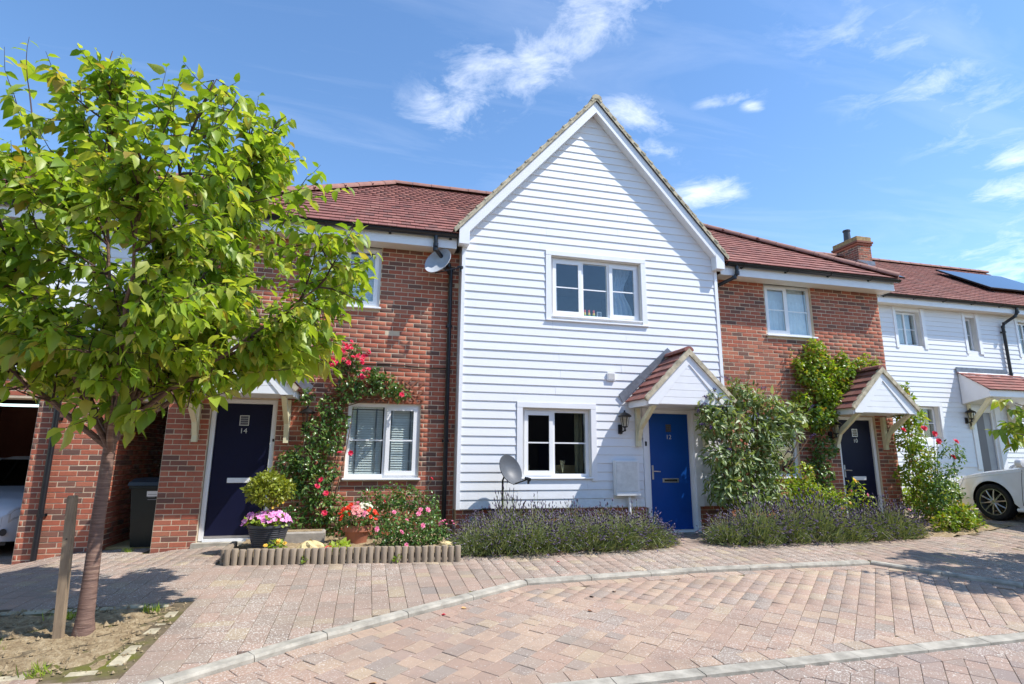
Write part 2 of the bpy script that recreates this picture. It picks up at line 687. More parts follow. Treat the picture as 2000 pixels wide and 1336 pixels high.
M['bay'] = m_paver('bay_paver', [(0, (0.377, 0.258, 0.194)), (.28, (0.324, 0.229, 0.177)), (.5, (0.415, 0.298, 0.216)), (.68, (0.284, 0.232, 0.194)), (.82, (0.36, 0.25, 0.194)), (.965, (0.408, 0.31, 0.213)), (1, (0.254, 0.218, 0.188))], .6)
M['road'] = m_paver('road_paver', [(0, (.34, .24, .19)), (.4, (.29, .225, .185)), (.7, (.365, .26, .205)), (1, (.26, .21, .185))], .9)
def m_sand():
    m = NM('jointing_sand')
    c = m.ramp(m.noise(9, 5, .65), [(.3, (.085, .065, .042)), (.7, (.19, .15, .095))])
    c = m.mix(m.math('MULTIPLY', m.math('SUBTRACT', m.noise(2.2, 4, .65), .48, True), 5.0, True), c, (.115, .12, .022))
    m.col(c).rough(.95).spec(.1).bump(m.noise(150, 4, .6), .5, .004)
    return m.m


M['sand'] = m_sand()
M['moss'] = plain('moss', (.11, .13, .02), .95, .5, 20, .6, 120, spec=.1)
M['kerb'] = plain('concrete_kerb', (.395, .365, .305), .9, .38, 7, .6, 120, spec=.2)
M['sett'] = plain('pale_sett', (.42, .37, .26), .9, .4, 9, .6, 70, spec=.2)
M['slab'] = plain('sandy_slab', (.50, .40, .20), .9, .18, 5, .4, 80, spec=.2)
M['ground'] = plain('tarmac_ground', (.15, .14, .13), .95, .3, 2, .4, 60, spec=.2)
M['soil'] = m_soil()
M['bark'] = m_bark()
M['twig'] = plain('reddish_twig', (.075, .035, .028), .6, .3, 20)
M['stem'] = plain('green_stem', (.10, .15, .04), .6, .3, 20)
M['brownstem'] = plain('woody_stem', (.17, .10, .05), .8, .3, 20)
M['stake'] = m_wood('weathered_stake', (.36, .27, .18), (.20, .145, .095))
M['log'] = m_wood('weathered_log', (.36, .29, .215), (.21, .165, .125))
M['trellis'] = m_wood('red_brown_trellis', (.33, .13, .075), (.22, .085, .05))
M['terra'] = plain('terracotta', (.40, .15, .085), .8, .2, 9, .3, 60)
M['potgrey'] = plain('grey_glazed_pot', (.055, .055, .065), .45, .2, 12)
M['rock'] = plain('yellow_limestone', (.66, .52, .27), .9, .25, 9, .8, 30, spec=.2)
M['trough'] = plain('grey_stone_trough', (.34, .31, .27), .9, .25, 9, .6, 50, spec=.2)
M['white'] = m_paint('white_car_paint', (.80, .81, .84))
M['silver'] = m_paint('pale_silver_paint', (.62, .66, .72), .3)
M['tyre'] = plain('tyre_rubber', (.010, .010, .011), .75, .2, 9)
M['alloy'] = plain('alloy_rim', (.58, .55, .52), .32, .06, 9, metal=.85)
M['dark'] = plain('dark_trim', (.008, .008, .009), .5, .2, 9)
M['lens'] = plain('headlamp_lens', (.55, .58, .62), .12, .15, 20, metal=.3)
M['bin'] = plain('dark_green_bin', (.010, .016, .013), .45, .2, 9)
M['binlid'] = plain('bin_lid', (.022, .032, .040), .45, .2, 9)
M['paper'] = plain('white_paper', (.78, .78, .76), .7, .05, 9)
M['ink'] = plain('grey_print', (.30, .30, .31), .7, .05, 9)
M['solar'] = plain('solar_glass', (.012, .016, .035), .08, .1, 9, spec=.9)
M['dish'] = plain('grey_dish', (.17, .19, .215), .45, .1, 14, metal=.2)
M['wood'] = plain('oak_chair', (.46, .31, .13), .5, .15, 12)
M['cable'] = plain('black_cable', (.02, .014, .012), .6, .2, 9)
M['leaf'] = m_leaf('cherry_leaf', [(0, (.12, .215, .022)), (.3, (.21, .33, .034)), (.55, (.29, .40, .05)), (.8, (.38, .46, .085)), (.94, (.43, .44, .11)), (1, (.33, .24, .06))], .46)
M['rose_leaf'] = m_leaf('rose_leaf', [(0, (.04, .095, .022)), (.5, (.075, .155, .032)), (.8, (.13, .225, .05)), (1, (.24, .30, .10))], .25, .28)
M['bay_leaf'] = m_leaf('lime_shrub_leaf', [(0, (.16, .20, .02)), (.5, (.24, .29, .035)), (1, (.34, .36, .07))], .35, .35)
M['lime_leaf'] = m_leaf('lime_leaf', [(0, (.30, .42, .04)), (1, (.45, .52, .09))], .4, .5)
M['budd_leaf'] = m_leaf('buddleia_leaf', [(0, (.11, .17, .05)), (.4, (.17, .245, .08)), (.75, (.25, .32, .135)), (1, (.42, .46, .28))], .28, .45)
M['creeper_leaf'] = m_leaf('creeper_leaf', [(0, (.10, .19, .016)), (.4, (.19, .30, .028)), (.75, (.29, .38, .045)), (.92, (.36, .34, .05)), (1, (.32, .14, .04))], .38, .35)
M['lav_leaf'] = m_leaf('lavender_leaf', [(0, (.085, .125, .04)), (.45, (.15, .20, .075)), (.8, (.23, .27, .13)), (1, (.33, .36, .23))], .2, .6)
M['lav_head'] = m_leaf('lavender_head', [(0, (.055, .042, .070)), (.5, (.11, .082, .145)), (.85, (.18, .14, .225)), (1, (.29, .25, .29))], .15, .8, (1, .9, 1.1))
M['lav_stem'] = m_leaf('lavender_stem', [(0, (.17, .21, .07)), (.7, (.28, .31, .14)), (1, (.40, .36, .23))], .2, .7)
M['hedge_leaf'] = m_leaf('hedge_leaf', [(0, (.13, .22, .015)), (.5, (.20, .30, .025)), (1, (.30, .37, .05))], .35, .4)
M['frond'] = m_leaf('yellow_green_frond', [(0, (.28, .38, .02)), (1, (.45, .50, .05))], .4, .45)
M['red'] = m_leaf('red_petal', [(0, (.55, .012, .03)), (.6, (.70, .02, .055)), (1, (.78, .05, .12))], .25, .5, (1.2, .6, .6))
M['cerise'] = m_leaf('cerise_petal', [(0, (.64, .015, .05)), (.6, (.76, .035, .10)), (1, (.82, .09, .20))], .25, .5, (1.2, .6, .8))
M['orange'] = m_leaf('orange_red_petal', [(0, (.70, .035, .012)), (1, (.85, .09, .03))], .25, .5, (1.2, .7, .5))
M['pink'] = m_leaf('pink_petal', [(0, (.70, .16, .48)), (.5, (.80, .30, .62)), (1, (.88, .48, .75))], .25, .5, (1.1, .9, 1.1))
M['rosepink'] = m_leaf('rose_pink_petal', [(0, (.78, .16, .32)), (1, (.86, .34, .48))], .25, .5, (1.1, .8, .9))
M['salmon'] = m_leaf('salmon_petal', [(0, (.85, .30, .28)), (1, (.90, .52, .47))], .25, .5, (1.1, .8, .8))
M['ivory'] = m_leaf('ivory_petal', [(0, (.85, .80, .60)), (1, (.90, .88, .78))], .25, .5, (1.05, 1, .9))
M['yellow'] = m_leaf('yellow_petal', [(0, (.85, .48, .03)), (1, (.90, .66, .16))], .25, .5, (1.1, 1, .6))
M['budd_flower'] = m_leaf('purple_panicle', [(0, (.035, .018, .075)), (.7, (.075, .03, .16)), (1, (.13, .055, .24))], .15, .7, (1, .9, 1.1))
M['budd_spent'] = m_leaf('spent_panicle', [(0, (.17, .085, .03)), (1, (.30, .17, .06))], .15, .8, (1, .9, .7))
M['toy_r'] = plain('toy_red', (.75, .10, .06), .4)
M['toy_y'] = plain('toy_yellow', (.85, .55, .05), .4)
M['toy_g'] = plain('toy_green', (.10, .45, .12), .4)
# ------------------------------------------------------------------ ground
def in_view(p, margin=1.0):
    d = Vector(p) - CAM
    z = d.dot(fw)
    if z < 0.3:
        return False, 99
    x, y = d.dot(rt2) / z, d.dot(up2) / z
    return abs(x) < 1000 / 1095.8 * margin and abs(y) < 668 / 1095.8 * margin, z


def sm(a, b, x):
    t = min(1, max(0, (x - a) / (b - a)))
    return t * t * (3 - 2 * t)


def gz(x, y):
    l = float(np.interp(x, [-9, -6, -5.2, -4.25, -3.35], [-.30, -.23, -.09, -.09, 0])) * sm(-2.6, -0.5, y)
    r = float(np.interp(x, [8.2, 14.2, 30], [0, .62, .9])) * sm(-9.5, -4.5, y)
    return l + r - .06 * min(8.5, max(0.0, -1.25 - y))


def gnorm(x, y):
    e = .05
    return (-(gz(x + e, y) - gz(x - e, y)) / (2 * e), -(gz(x, y + e) - gz(x, y - e)) / (2 * e), 1.0)


def inside(poly, x, y):
    c = False
    n = len(poly)
    for i in range(n):
        x0, y0 = poly[i]
        x1, y1 = poly[(i + 1) % n]
        if (y0 > y) != (y1 > y) and x < (x1 - x0) * (y - y0) / (y1 - y0) + x0:
            c = not c
    return c


# sheets: one big ground, fine enough near the houses to follow the levels
g = MB()
xs = [-400, -60, -20] + list(np.linspace(-10, 18, 57)) + [24, 60, 400]
ys = [-400, -60, -14, -9.75, -9] + list(np.linspace(-8, 3, 45)) + [10, 60, 400]
for y in ys:
    for x in xs:
        g.v.append((x, y, gz(x, y) - .062))
nx = len(xs)
for j in range(len(ys) - 1):
    for i in range(nx - 1):
        g.f.append((j * nx + i, j * nx + i + 1, (j + 1) * nx + i + 1, (j + 1) * nx + i))
struct('ground', g, M['sand'], smooth=True)

KERB = [(-10, -9.74), (-2.572, -4.512), (-1.605, -3.832), (.401, -2.646), (2.724, -2.485), (5.152, -2.506), (6.02, -3.73), (6.68, -4.66)]
PIT = (-4.6, -3.05, -4.17, -2.86)          # tree pit x0,x1,y0,y1
BEDS = [(-2.97, -.20, -1.36, .3), (-.20, 3.02, -1.30, .05), (4.2, 9.6, -1.25, .35)]
PATH = KERB + [(14, -4.46), (14, 2.7), (9.0, 2.7), (9.0, .4), (4.6, .4), (4.3, .12), (3.2, .12), (3.0, -1), (-.2, -1), (-.2, .35), (-4.22, .35), (-4.22, .8), (-10, .8)]
BAY = [(-3.05, -4.87), (-2.572, -4.512), (-1.605, -3.832), (.401, -2.646), (2.724, -2.485), (5.152, -2.506), (6.02, -3.73), (6.60, -4.70), (-.494, -4.94), (-3.05, -5.01)]

def block_mesh(name, w, l, mat, c=.0032):
    m = MB()
    h = .055
    V = [(-w / 2, -l / 2, -h), (w / 2, -l / 2, -h), (w / 2, l / 2, -h), (-w / 2, l / 2, -h),
         (-w / 2, -l / 2, -c), (w / 2, -l / 2, -c), (w / 2, l / 2, -c), (-w / 2, l / 2, -c),
         (-w / 2 + c, -l / 2 + c, 0), (w / 2 - c, -l / 2 + c, 0), (w / 2 - c, l / 2 - c, 0), (-w / 2 + c, l / 2 - c, 0)]
    F = [(8, 9, 10, 11)]
    for a in (0, 4):
        for i in range(4):
            j = (i + 1) % 4
            F.append((a + i, a + j, a + 4 + j, a + 4 + i))
    m.add(V, F)
    return m


def lay(parent, name, items, mat, zoff, limit=300):
    """items: (x, y, angle, width, length). The nearest in view become objects, the rest one joined part."""
    sc_ = []
    for it in items:
        ok, d = in_view((it[0], it[1], gz(it[0], it[1])))
        sc_.append((0 if ok else 1, d))
    order = sorted(range(len(items)), key=lambda i: sc_[i])
    first = set(order[:limit])
    base = {}
    P, D, N, S, rest = [], [], [], [], []
    for i, (x, y, a, w, l) in enumerate(items):
        zz_ = gz(x, y) + zoff + rng.normal(0, .0016)
        nrm = Vector(gnorm(x, y)) + Vector((rng.normal(0, .006), rng.normal(0, .006), 0))
        nrm.normalize()
        ax = Vector((-math.sin(a), math.cos(a), 0))
        yv = (ax - nrm * ax.dot(nrm)).normalized()
        xv = yv.cross(nrm)
        Mx = Matrix(((xv.x, yv.x, nrm.x, x), (xv.y, yv.y, nrm.y, y), (xv.z, yv.z, nrm.z, zz_), (0, 0, 0, 1)))
        key = (round(w, 3), round(l, 3))
        if i in first:
            if key not in base:
                base[key] = mesh_of(name, block_mesh(name, w, l, mat), mat)
            inst(name, base[key], parent, Mx)
        else:
            rest.append((key, Mx))
    if rest:
        VV, FF, n = [], [], 0
        cache = {}
        for key, Mx in rest:
            if key not in cache:
                b_ = block_mesh('x', key[0], key[1], mat)
                cache[key] = (np.array(b_.v), np.array(b_.f))
            v_, f_ = cache[key]
            A = np.array(Mx)
            VV.append(v_ @ A[:3, :3].T + A[:3, 3])
            FF.append(f_ + n)
            n += len(v_)
        o = bpy.data.objects.new(name + '_field', tri_mesh(name + '_field', np.concatenate(VV), np.concatenate(FF), mat, wloc(parent)))
        link(o, parent)
        o['kind'] = 'stuff'


def sheet(name, poly, z, mat):
    """thin bedding sheet that follows the levels (triangulated by a coarse grid of the polygon's box)"""
    m = MB()
    x0, x1 = min(p[0] for p in poly), max(p[0] for p in poly)
    y0, y1 = min(p[1] for p in poly), max(p[1] for p in poly)
    st = .25
    nxx, nyy = int((x1 - x0) / st) + 1, int((y1 - y0) / st) + 1
    idx = {}

    def vid(i, j):
        if (i, j) not in idx:
            x, y = x0 + i * st, y0 + j * st
            idx[(i, j)] = len(m.v)
            m.v.append((x, y, gz(x, y) + z))
        return idx[(i, j)]
    for j in range(nyy):
        for i in range(nxx):
            if all(inside(poly, x0 + (i + a_) * st, y0 + (j + b_) * st) for a_ in (0, 1) for b_ in (0, 1)):
                m.f.append((vid(i, j), vid(i + 1, j), vid(i + 1, j + 1), vid(i, j + 1)))
    return struct(name, m, mat)


pave = sheet('pavement', PATH, -.007, M['sand'])
bay = sheet('parking_bay', [(x, y) for x, y in BAY], -.045, M['sand'])
roadp = [(-12, -11.2), (-3.3, -5.05), (-.63, -5.08), (14, -4.67), (14, -13), (-12, -13)]
road = sheet('road', roadp, -.052, M['sand'])

# pavement: columns of blocks running towards the houses, mixed lengths
items = []
cw = .162
x = -9.6
LN = [.122, .162, .162, .242, .242]
while x < 13.6:
    y = -11.5 + rng.random() * .2
    while y < 2.6:
        l = LN[rng.integers(len(LN))]
        for c0, ll in ((y + l / 2, l), (y + .061, .122), (y + l - .061, .122)):
            if PIT[0] - .12 < x < PIT[1] + .13 and PIT[2] - .13 < c0 < PIT[3] + .12 or any(b[0] < x < b[1] and b[2] < c0 < b[3] for b in BEDS):
                break
            if inside(PATH, x, c0) and all(inside(PATH, x + sx * .075, c0 + sy * ll / 2) for sx in (-1, 1) for sy in (-1, 1)):
                items.append((x, c0, rng.normal(0, .006), cw - .0035, ll - .0035))
                break
        y += l
    x += cw
lay(pave, 'paver', items, M['path'], 0)


def courses(poly, ang, cw=.147, LN=(.125, .165, .165, .235, .235)):
    """straight courses of mixed lengths; ang turns them from the house direction"""
    out = []
    ca, sa = math.cos(ang), math.sin(ang)
    cx, cy = 1.2, -4.4
    u = -14
    while u < 14:
        v = -14 + rng.random() * .2
        while v < 14:
            l = LN[rng.integers(len(LN))]
            px, py = u, v + l / 2
            X, Y = cx + px * ca - py * sa, cy + px * sa + py * ca
            if inside(poly, X, Y):
                out.append((X, Y, ang + rng.normal(0, .006), cw - .003, l - .003))
            v += l
        u += cw
    return out


inner = [(-2.95, -4.93), (-2.60, -4.60), (-1.62, -3.91), (.41, -2.73), (2.72, -2.56), (5.10, -2.58), (5.93, -3.75), (6.50, -4.64), (-.494, -4.87)]
items = courses(inner, R(43 - 90))
b2 = []
for x in np.arange(-2.7, 6.4, .205):                      # soldier course by the flush kerb
    b2.append((x, -4.85 + .028 * (x + .49), math.pi / 2 + .028, .15, .201))
for k in range(1, len(KERB) - 1):                         # and along the raised kerb
    a_, b_ = Vector(KERB[k]), Vector(KERB[k + 1])
    L_ = (b_ - a_).length
    d_ = (b_ - a_) / L_
    n_ = Vector((d_.y, -d_.x))
    for i in range(int(L_ / .205) + 1):
        p_ = a_ + d_ * min(L_ - .09, .1 + i * .205) + n_ * .075
        b2.append((p_.x, p_.y, math.atan2(d_.y, d_.x) + math.pi / 2, .14, .199))
lay(bay, 'block', items, M['bay'], -.038, 290)
lay(bay, 'border_block', b2, M['bay'], -.034, 120)
rin = [(-12, -11.6), (-3.2, -5.18), (-.63, -5.14), (13.5, -4.75), (13.5, -9.5), (-1, -12)]
items = courses(rin, R(43 - 90))
b2 = [(x, -5.165 + .028 * (x + .49), math.pi / 2 + .028, .15, .201) for x in np.arange(-2.8, 13, .205)]
lay(road, 'block', items, M['road'], -.046, 220)
lay(road, 'border_block', b2, M['road'], -.042, 60)

# kerb stones
kerb = bpy.data.objects.new('kerb', None); COL.objects.link(kerb); kerb['kind'] = 'structure'; WL[kerb.name] = (0, 0, 0)


def kerb_run(parent, pts, w, z0, z1, ln, side, drop=0.0):
    for k in range(len(pts) - 1):
        a_, b_ = Vector(pts[k]), Vector(pts[k + 1])
        L_ = (b_ - a_).length
        d_ = (b_ - a_) / L_
        n_ = Vector((-d_.y, d_.x)) * side
        n = max(1, round(L_ / ln))
        for i in range(n):
            m = MB()
            p, q = a_ + d_ * (L_ * i / n + .003), a_ + d_ * (L_ * (i + 1) / n - .003)
            e = .012 + .004 * rng.random()
            prof = [(0, z0), (0, z1 - e * 1.3), (e, z1), (w - .004, z1 - .002), (w, z0)]
            V = []
            for s_ in (p, q):
                for o_, z in prof:
                    P_ = s_ + n_ * o_
                    V.append((P_.x, P_.y, z + gz(P_.x, P_.y) + rng.normal(0, .0012)))
            F = [(0, 1, 2, 3, 4), (9, 8, 7, 6, 5)] + [(j, 5 + j, 5 + (j + 1) % 5, (j + 1) % 5) for j in range(5)]
            m.add(V, F)
            part('kerb_stone', m, M['kerb'], parent)


kerb_run(kerb, KERB, .112, -.12, .008, .68, 1)
fk = bpy.data.objects.new('flush_kerb', None); COL.objects.link(fk); fk['kind'] = 'structure'; WL[fk.name] = (0, 0, 0)
kerb_run(fk, [(-3.1, -5.003), (13.5, -4.538)], .14, -.14, -.031, .68, -1)

# soil of the tree pit, the planting beds
def soil_patch(name, x0, x1, y0, y1, z, amp, st=.06, kind='structure'):
    m = MB()
    nx_, ny_ = int((x1 - x0) / st) + 1, int((y1 - y0) / st) + 1
    for j in range(ny_ + 1):
        for i in range(nx_ + 1):
            x, y = x0 + (x1 - x0) * i / nx_, y0 + (y1 - y0) * j / ny_
            e = min(x - x0, x1 - x, y - y0, y1 - y)
            m.v.append((x, y, gz(x, y) + z + sm(0, .25, e) * amp * .6 + rng.normal(0, amp * .22)))
    for j in range(ny_):
        for i in range(nx_):
            a = j * (nx_ + 1) + i
            m.f.append((a, a + 1, a + nx_ + 2, a + nx_ + 1))
    return struct(name, m, M['soil'], kind, smooth=True)


pit = soil_patch('tree_pit_soil', PIT[0] - .15, PIT[1] + .12, PIT[2] - .11, PIT[3] + .10, -.028, .05)
for i, b in enumerate(BEDS):
    soil_patch('planting_bed', b[0], b[1], b[2], b[3], .0 if i else .07, .05, .09)
# pale setts round the pit, each a stone
def setts(pts):
    for k in range(len(pts) - 1):
        a_, b_ = Vector(pts[k]), Vector(pts[k + 1])
        L_ = (b_ - a_).length
        d_ = (b_ - a_) / L_
        n = round(L_ / .2)
        for i in range(n):
            p = a_ + d_ * (L_ * (i + .5) / n)
            if rng.random() < .10:
                continue
            w, l = .10 + rng.normal(0, .006), L_ / n - .014
            me = mesh_of('sett', block_mesh('sett', w, l, None, .012), M['sett'])
            o = inst('sett', me, pit, Matrix.Translation((p.x, p.y, gz(p.x, p.y) + .002 + rng.normal(0, .005))) @ Matrix.Rotation(math.atan2(d_.y, d_.x) - math.pi / 2 + rng.normal(0, .03), 4, 'Z'))


setts([(-4.9, -4.235), (-3.05, -4.215)])
setts([(-3.0, -4.14), (-2.965, -2.95)])
setts([(-3.05, -2.80), (-4.4, -2.80)])
# clods and pebbles on the soil: uncountable, one mass
cl_ = MB()
for i in range(900):
    x, y = rng.uniform(PIT[0] + .05, PIT[1] + .16), rng.uniform(PIT[2] - .14, PIT[3] + .1)
    r = (abs(rng.normal(.007, .008)) + .003) * (1 if x < PIT[1] and y > PIT[2] else .6)
    n = len(cl_.v)
    q = [(x + r * rng.uniform(.7, 1.3) * dx, y + r * rng.uniform(.7, 1.3) * dy, gz(x, y) + .002 + r * rng.uniform(.5, 1.2) * dz) for dx, dy, dz in ((1, 0, 0), (0, 1, 0), (-1, 0, 0), (0, -1, 0), (0, 0, 1.2))]
    cl_.v += q
    cl_.f += [(n, n + 1, n + 4), (n + 1, n + 2, n + 4), (n + 2, n + 3, n + 4), (n + 3, n, n + 4)]
struct('soil_clods', cl_, M['soil'], 'stuff', 'loose clods of dry soil around the street tree')
# passage slab between the brick house and the carport
slab = MB().box(-4.98, -4.26, .82, 4.2, -.2, -.072)
struct('passage_slab', slab, M['slab'])
slab = MB().box(-9.5, -6.0, .80, 6, -.4, -.232)
struct('carport_floor', slab, M['path'])
# ------------------------------------------------------------------ building helpers
def wall_holes(x0, x1, z0, z1, yf, yb, holes, mb=None):
    m = mb or MB()
    xs_ = sorted({x0, x1, *[h[0] for h in holes], *[h[1] for h in holes]})
    zs_ = sorted({z0, z1, *[h[2] for h in holes], *[h[3] for h in holes]})
    xs_ = [v for v in xs_ if x0 <= v <= x1]
    zs_ = [v for v in zs_ if z0 <= v <= z1]

    def hole(i, j):
        if i < 0 or j < 0 or i >= len(xs_) - 1 or j >= len(zs_) - 1:
            return None
        cx, cz = (xs_[i] + xs_[i + 1]) / 2, (zs_[j] + zs_[j + 1]) / 2
        return any(h[0] < cx < h[1] and h[2] < cz < h[3] for h in holes)
    for i in range(len(xs_) - 1):
        for j in range(len(zs_) - 1):
            if hole(i, j):
                continue
            a, b, c, d = xs_[i], xs_[i + 1], zs_[j], zs_[j + 1]
            m.quad((a, yf, c), (b, yf, c), (b, yf, d), (a, yf, d))
            m.quad((a, yb, c), (a, yb, d), (b, yb, d), (b, yb, c))
            for (ii, jj, q) in ((i - 1, j, ((a, yf, c), (a, yf, d), (a, yb, d), (a, yb, c))), (i + 1, j, ((b, yf, c), (b, yb, c), (b, yb, d), (b, yf, d))),
                                (i, j - 1, ((a, yf, c), (a, yb, c), (b, yb, c), (b, yf, c))), (i, j + 1, ((a, yf, d), (b, yf, d), (b, yb, d), (a, yb, d)))):
                if hole(ii, jj) is not False:
                    m.quad(*q)
    return m


def brick_mb():
    c, w, h, d = .003, .2145, .0635, .05
    V = [(-w / 2, d, -h / 2), (w / 2, d, -h / 2), (w / 2, d, h / 2), (-w / 2, d, h / 2),
         (-w / 2, c, -h / 2), (w / 2, c, -h / 2), (w / 2, c, h / 2), (-w / 2, c, h / 2),
         (-w / 2 + c, 0, -h / 2 + c), (w / 2 - c, 0, -h / 2 + c), (w / 2 - c, 0, h / 2 - c), (-w / 2 + c, 0, h / 2 - c)]
    F = [(8, 9, 10, 11)]
    for a in (0, 4):
        for i in range(4):
            j = (i + 1) % 4
            F.append((a + i, a + j, a + 4 + j, a + 4 + i))
    return MB().add(V, F)


BRICK = [mesh_of('brick', brick_mb(), M['brick']) for _ in range(1)][0]
BV, BF = np.array(brick_mb().v), np.array(brick_mb().f)


def bricks(wall, u0, u1, z0, z1, O, ang, holes=(), limit=300, hidden=(), z_start=None, ph=0):
    """stretcher bond on the vertical plane through O turned by ang about Z (outward normal = -Y turned)"""
    ca, sa = math.cos(ang), math.sin(ang)
    ux, nx_ = Vector((ca, sa, 0)), Vector((sa, -ca, 0))
    pieces = []
    k = 0
    z = z0
    while z + .075 <= z1 + .03:
        zc = z + .0375
        u = u0 - (.1125 if (k + ph) % 2 else 0)
        while u < u1:
            a, b = max(u, u0), min(u + .225, u1)
            segs = [(a, b)]
            for h in holes:
                if h[2] - .03 < zc < h[3] + .03:
                    ns = []
                    for p, q in segs:
                        if q <= h[0] or p >= h[1]:
                            ns.append((p, q))
                        else:
                            if p < h[0]:
                                ns.append((p, h[0]))
                            if q > h[1]:
                                ns.append((h[1], q))
                    segs = ns
            for p, q in segs:
                if q - p > .03:
                    pieces.append(((p + q) / 2, zc, q - p - .0105))
            u += .225
        z += .075
        k += 1
    sc_ = []
    for i, (uc, zc, w) in enumerate(pieces):
        P = Vector(O) + ux * uc + Vector((0, 0, zc))
        ok, d = in_view(P)
        hid = any(h[0] < uc < h[1] and h[2] < zc < h[3] for h in hidden)
        sc_.append((0 if ok and not hid and w > .08 else 1, d))
    first = set(sorted(range(len(pieces)), key=lambda i: sc_[i])[:limit])
    VV, FF, n = [], [], 0
    for i, (uc, zc, w) in enumerate(pieces):
        out = rng.normal(0, .0013)
        P = Vector(O) + ux * uc + Vector((0, 0, zc)) + nx_ * out
        rz = rng.normal(0, .004)
        s = w / .2145
        Mx = Matrix.Translation(P) @ Matrix.Rotation(ang, 4, 'Z') @ Matrix.Rotation(rz, 4, 'Y') @ Matrix.Diagonal((s, 1, 1, 1))
        if i in first:
            inst('brick', BRICK, wall, Mx)
        else:
            A = np.array(Mx)
            VV.append(BV @ A[:3, :3].T + A[:3, 3])
            FF.append(BF + n)
            n += len(BV)
    if VV:
        o = bpy.data.objects.new('brickwork', tri_mesh('brickwork', np.concatenate(VV), np.concatenate(FF), M['brick'], wloc(wall)))
        link(o, wall)
        o['kind'] = 'stuff'


def tile_mb(w, gauge, t=.016):
    l = gauge * 1.22
    c = .003
    V = [(-w / 2, 0, .010), (w / 2, 0, .010), (w / 2, l, -.006), (-w / 2, l, -.006),
         (-w / 2, 0, .010 + t), (w / 2, 0, .010 + t), (w / 2, l, .004), (-w / 2, l, .004)]
    return MB().add(V, [(4, 5, 6, 7), (0, 1, 5, 4), (1, 2, 6, 5), (3, 0, 4, 7), (0, 3, 2, 1)])


TILES = {}


def tiles(roof, O, S, N, u0, u1, slen, gauge, tw, clip=None, limit=300, mat=None, t=.016):
    S, N = Vector(S).normalized(), Vector(N).normalized()
    U = S.cross(N)
    O = Vector(O)
    key = (round(tw, 3), round(gauge, 3), t)
    if key not in TILES:
        b_ = tile_mb(tw - .004, gauge, t)
        TILES[key] = (mesh_of('tile', b_, mat or M['tile']), np.array(b_.v), np.array(b_.f))
    me, tv, tf = TILES[key]
    its = []
    r = 0
    while r * gauge < slen - .02:
        u = u0 - (tw / 2 if r % 2 else 0)
        while u < u1 - .02:
            a_, b_ = max(u, u0), min(u + tw, u1)
            P = O + U * ((a_ + b_) / 2) + S * (r * gauge)
            if b_ - a_ > .02 and (clip is None or clip(P + S * gauge * .5)):
                its.append((P, (b_ - a_) / tw))
            u += tw
        r += 1
    sc_ = []
    for i, (P, _) in enumerate(its):
        ok, d = in_view(P)
        sc_.append((0 if ok else 1, d))
    first = set(sorted(range(len(its)), key=lambda i: sc_[i])[:limit])
    VV, FF, n = [], [], 0
    for i, (P, sx_) in enumerate(its):
        Q = P + N * abs(rng.normal(0, .002)) + U * rng.normal(0, .001)
        Mx = Matrix(((U.x, S.x, N.x, Q.x), (U.y, S.y, N.y, Q.y), (U.z, S.z, N.z, Q.z), (0, 0, 0, 1))) @ Matrix.Rotation(rng.normal(0, .006), 4, 'Z') @ Matrix.Rotation(rng.normal(0, .006), 4, 'Y') @ Matrix.Diagonal((sx_, 1, 1, 1))
        if i in first:
            inst('tile', me, roof, Mx)
        else:
            A = np.array(Mx)
            VV.append(tv @ A[:3, :3].T + A[:3, 3])
            FF.append(tf + n)
            n += len(tv)
    if VV:
        o = bpy.data.objects.new('tiling', tri_mesh('tiling', np.concatenate(VV), np.concatenate(FF), mat or M['tile'], wloc(roof)))
        link(o, roof)
        o['kind'] = 'stuff'


def ridge(roof, p0, p1, r=.105, ln=.42, mat=None):
    p0, p1 = Vector(p0), Vector(p1)
    L_ = (p1 - p0).length
    d = (p1 - p0) / L_
    a = d.cross(Vector((0, 0, 1))).normalized()
    b = a.cross(d)
    n = max(1, round(L_ / ln))
    for i in range(n):
        m = MB()
        for s_, rr in ((L_ * i / n, r * 1.03), (L_ * (i + 1) / n - .008, r * .985)):
            for k in range(9):
                t = math.pi * (k / 8) * 1.1 - .05 * math.pi
                m.v.append(tuple(p0 + d * s_ + a * (rr * math.cos(t)) + b * (rr * .8 * math.sin(t))))
        m.f = [(k, k + 1, 10 + k, 9 + k) for k in range(8)] + [(8, 7, 6, 5, 4, 3, 2, 1, 0), tuple(range(9, 18))]
        part('ridge_tile', m, mat or M['ridge'], roof, True)


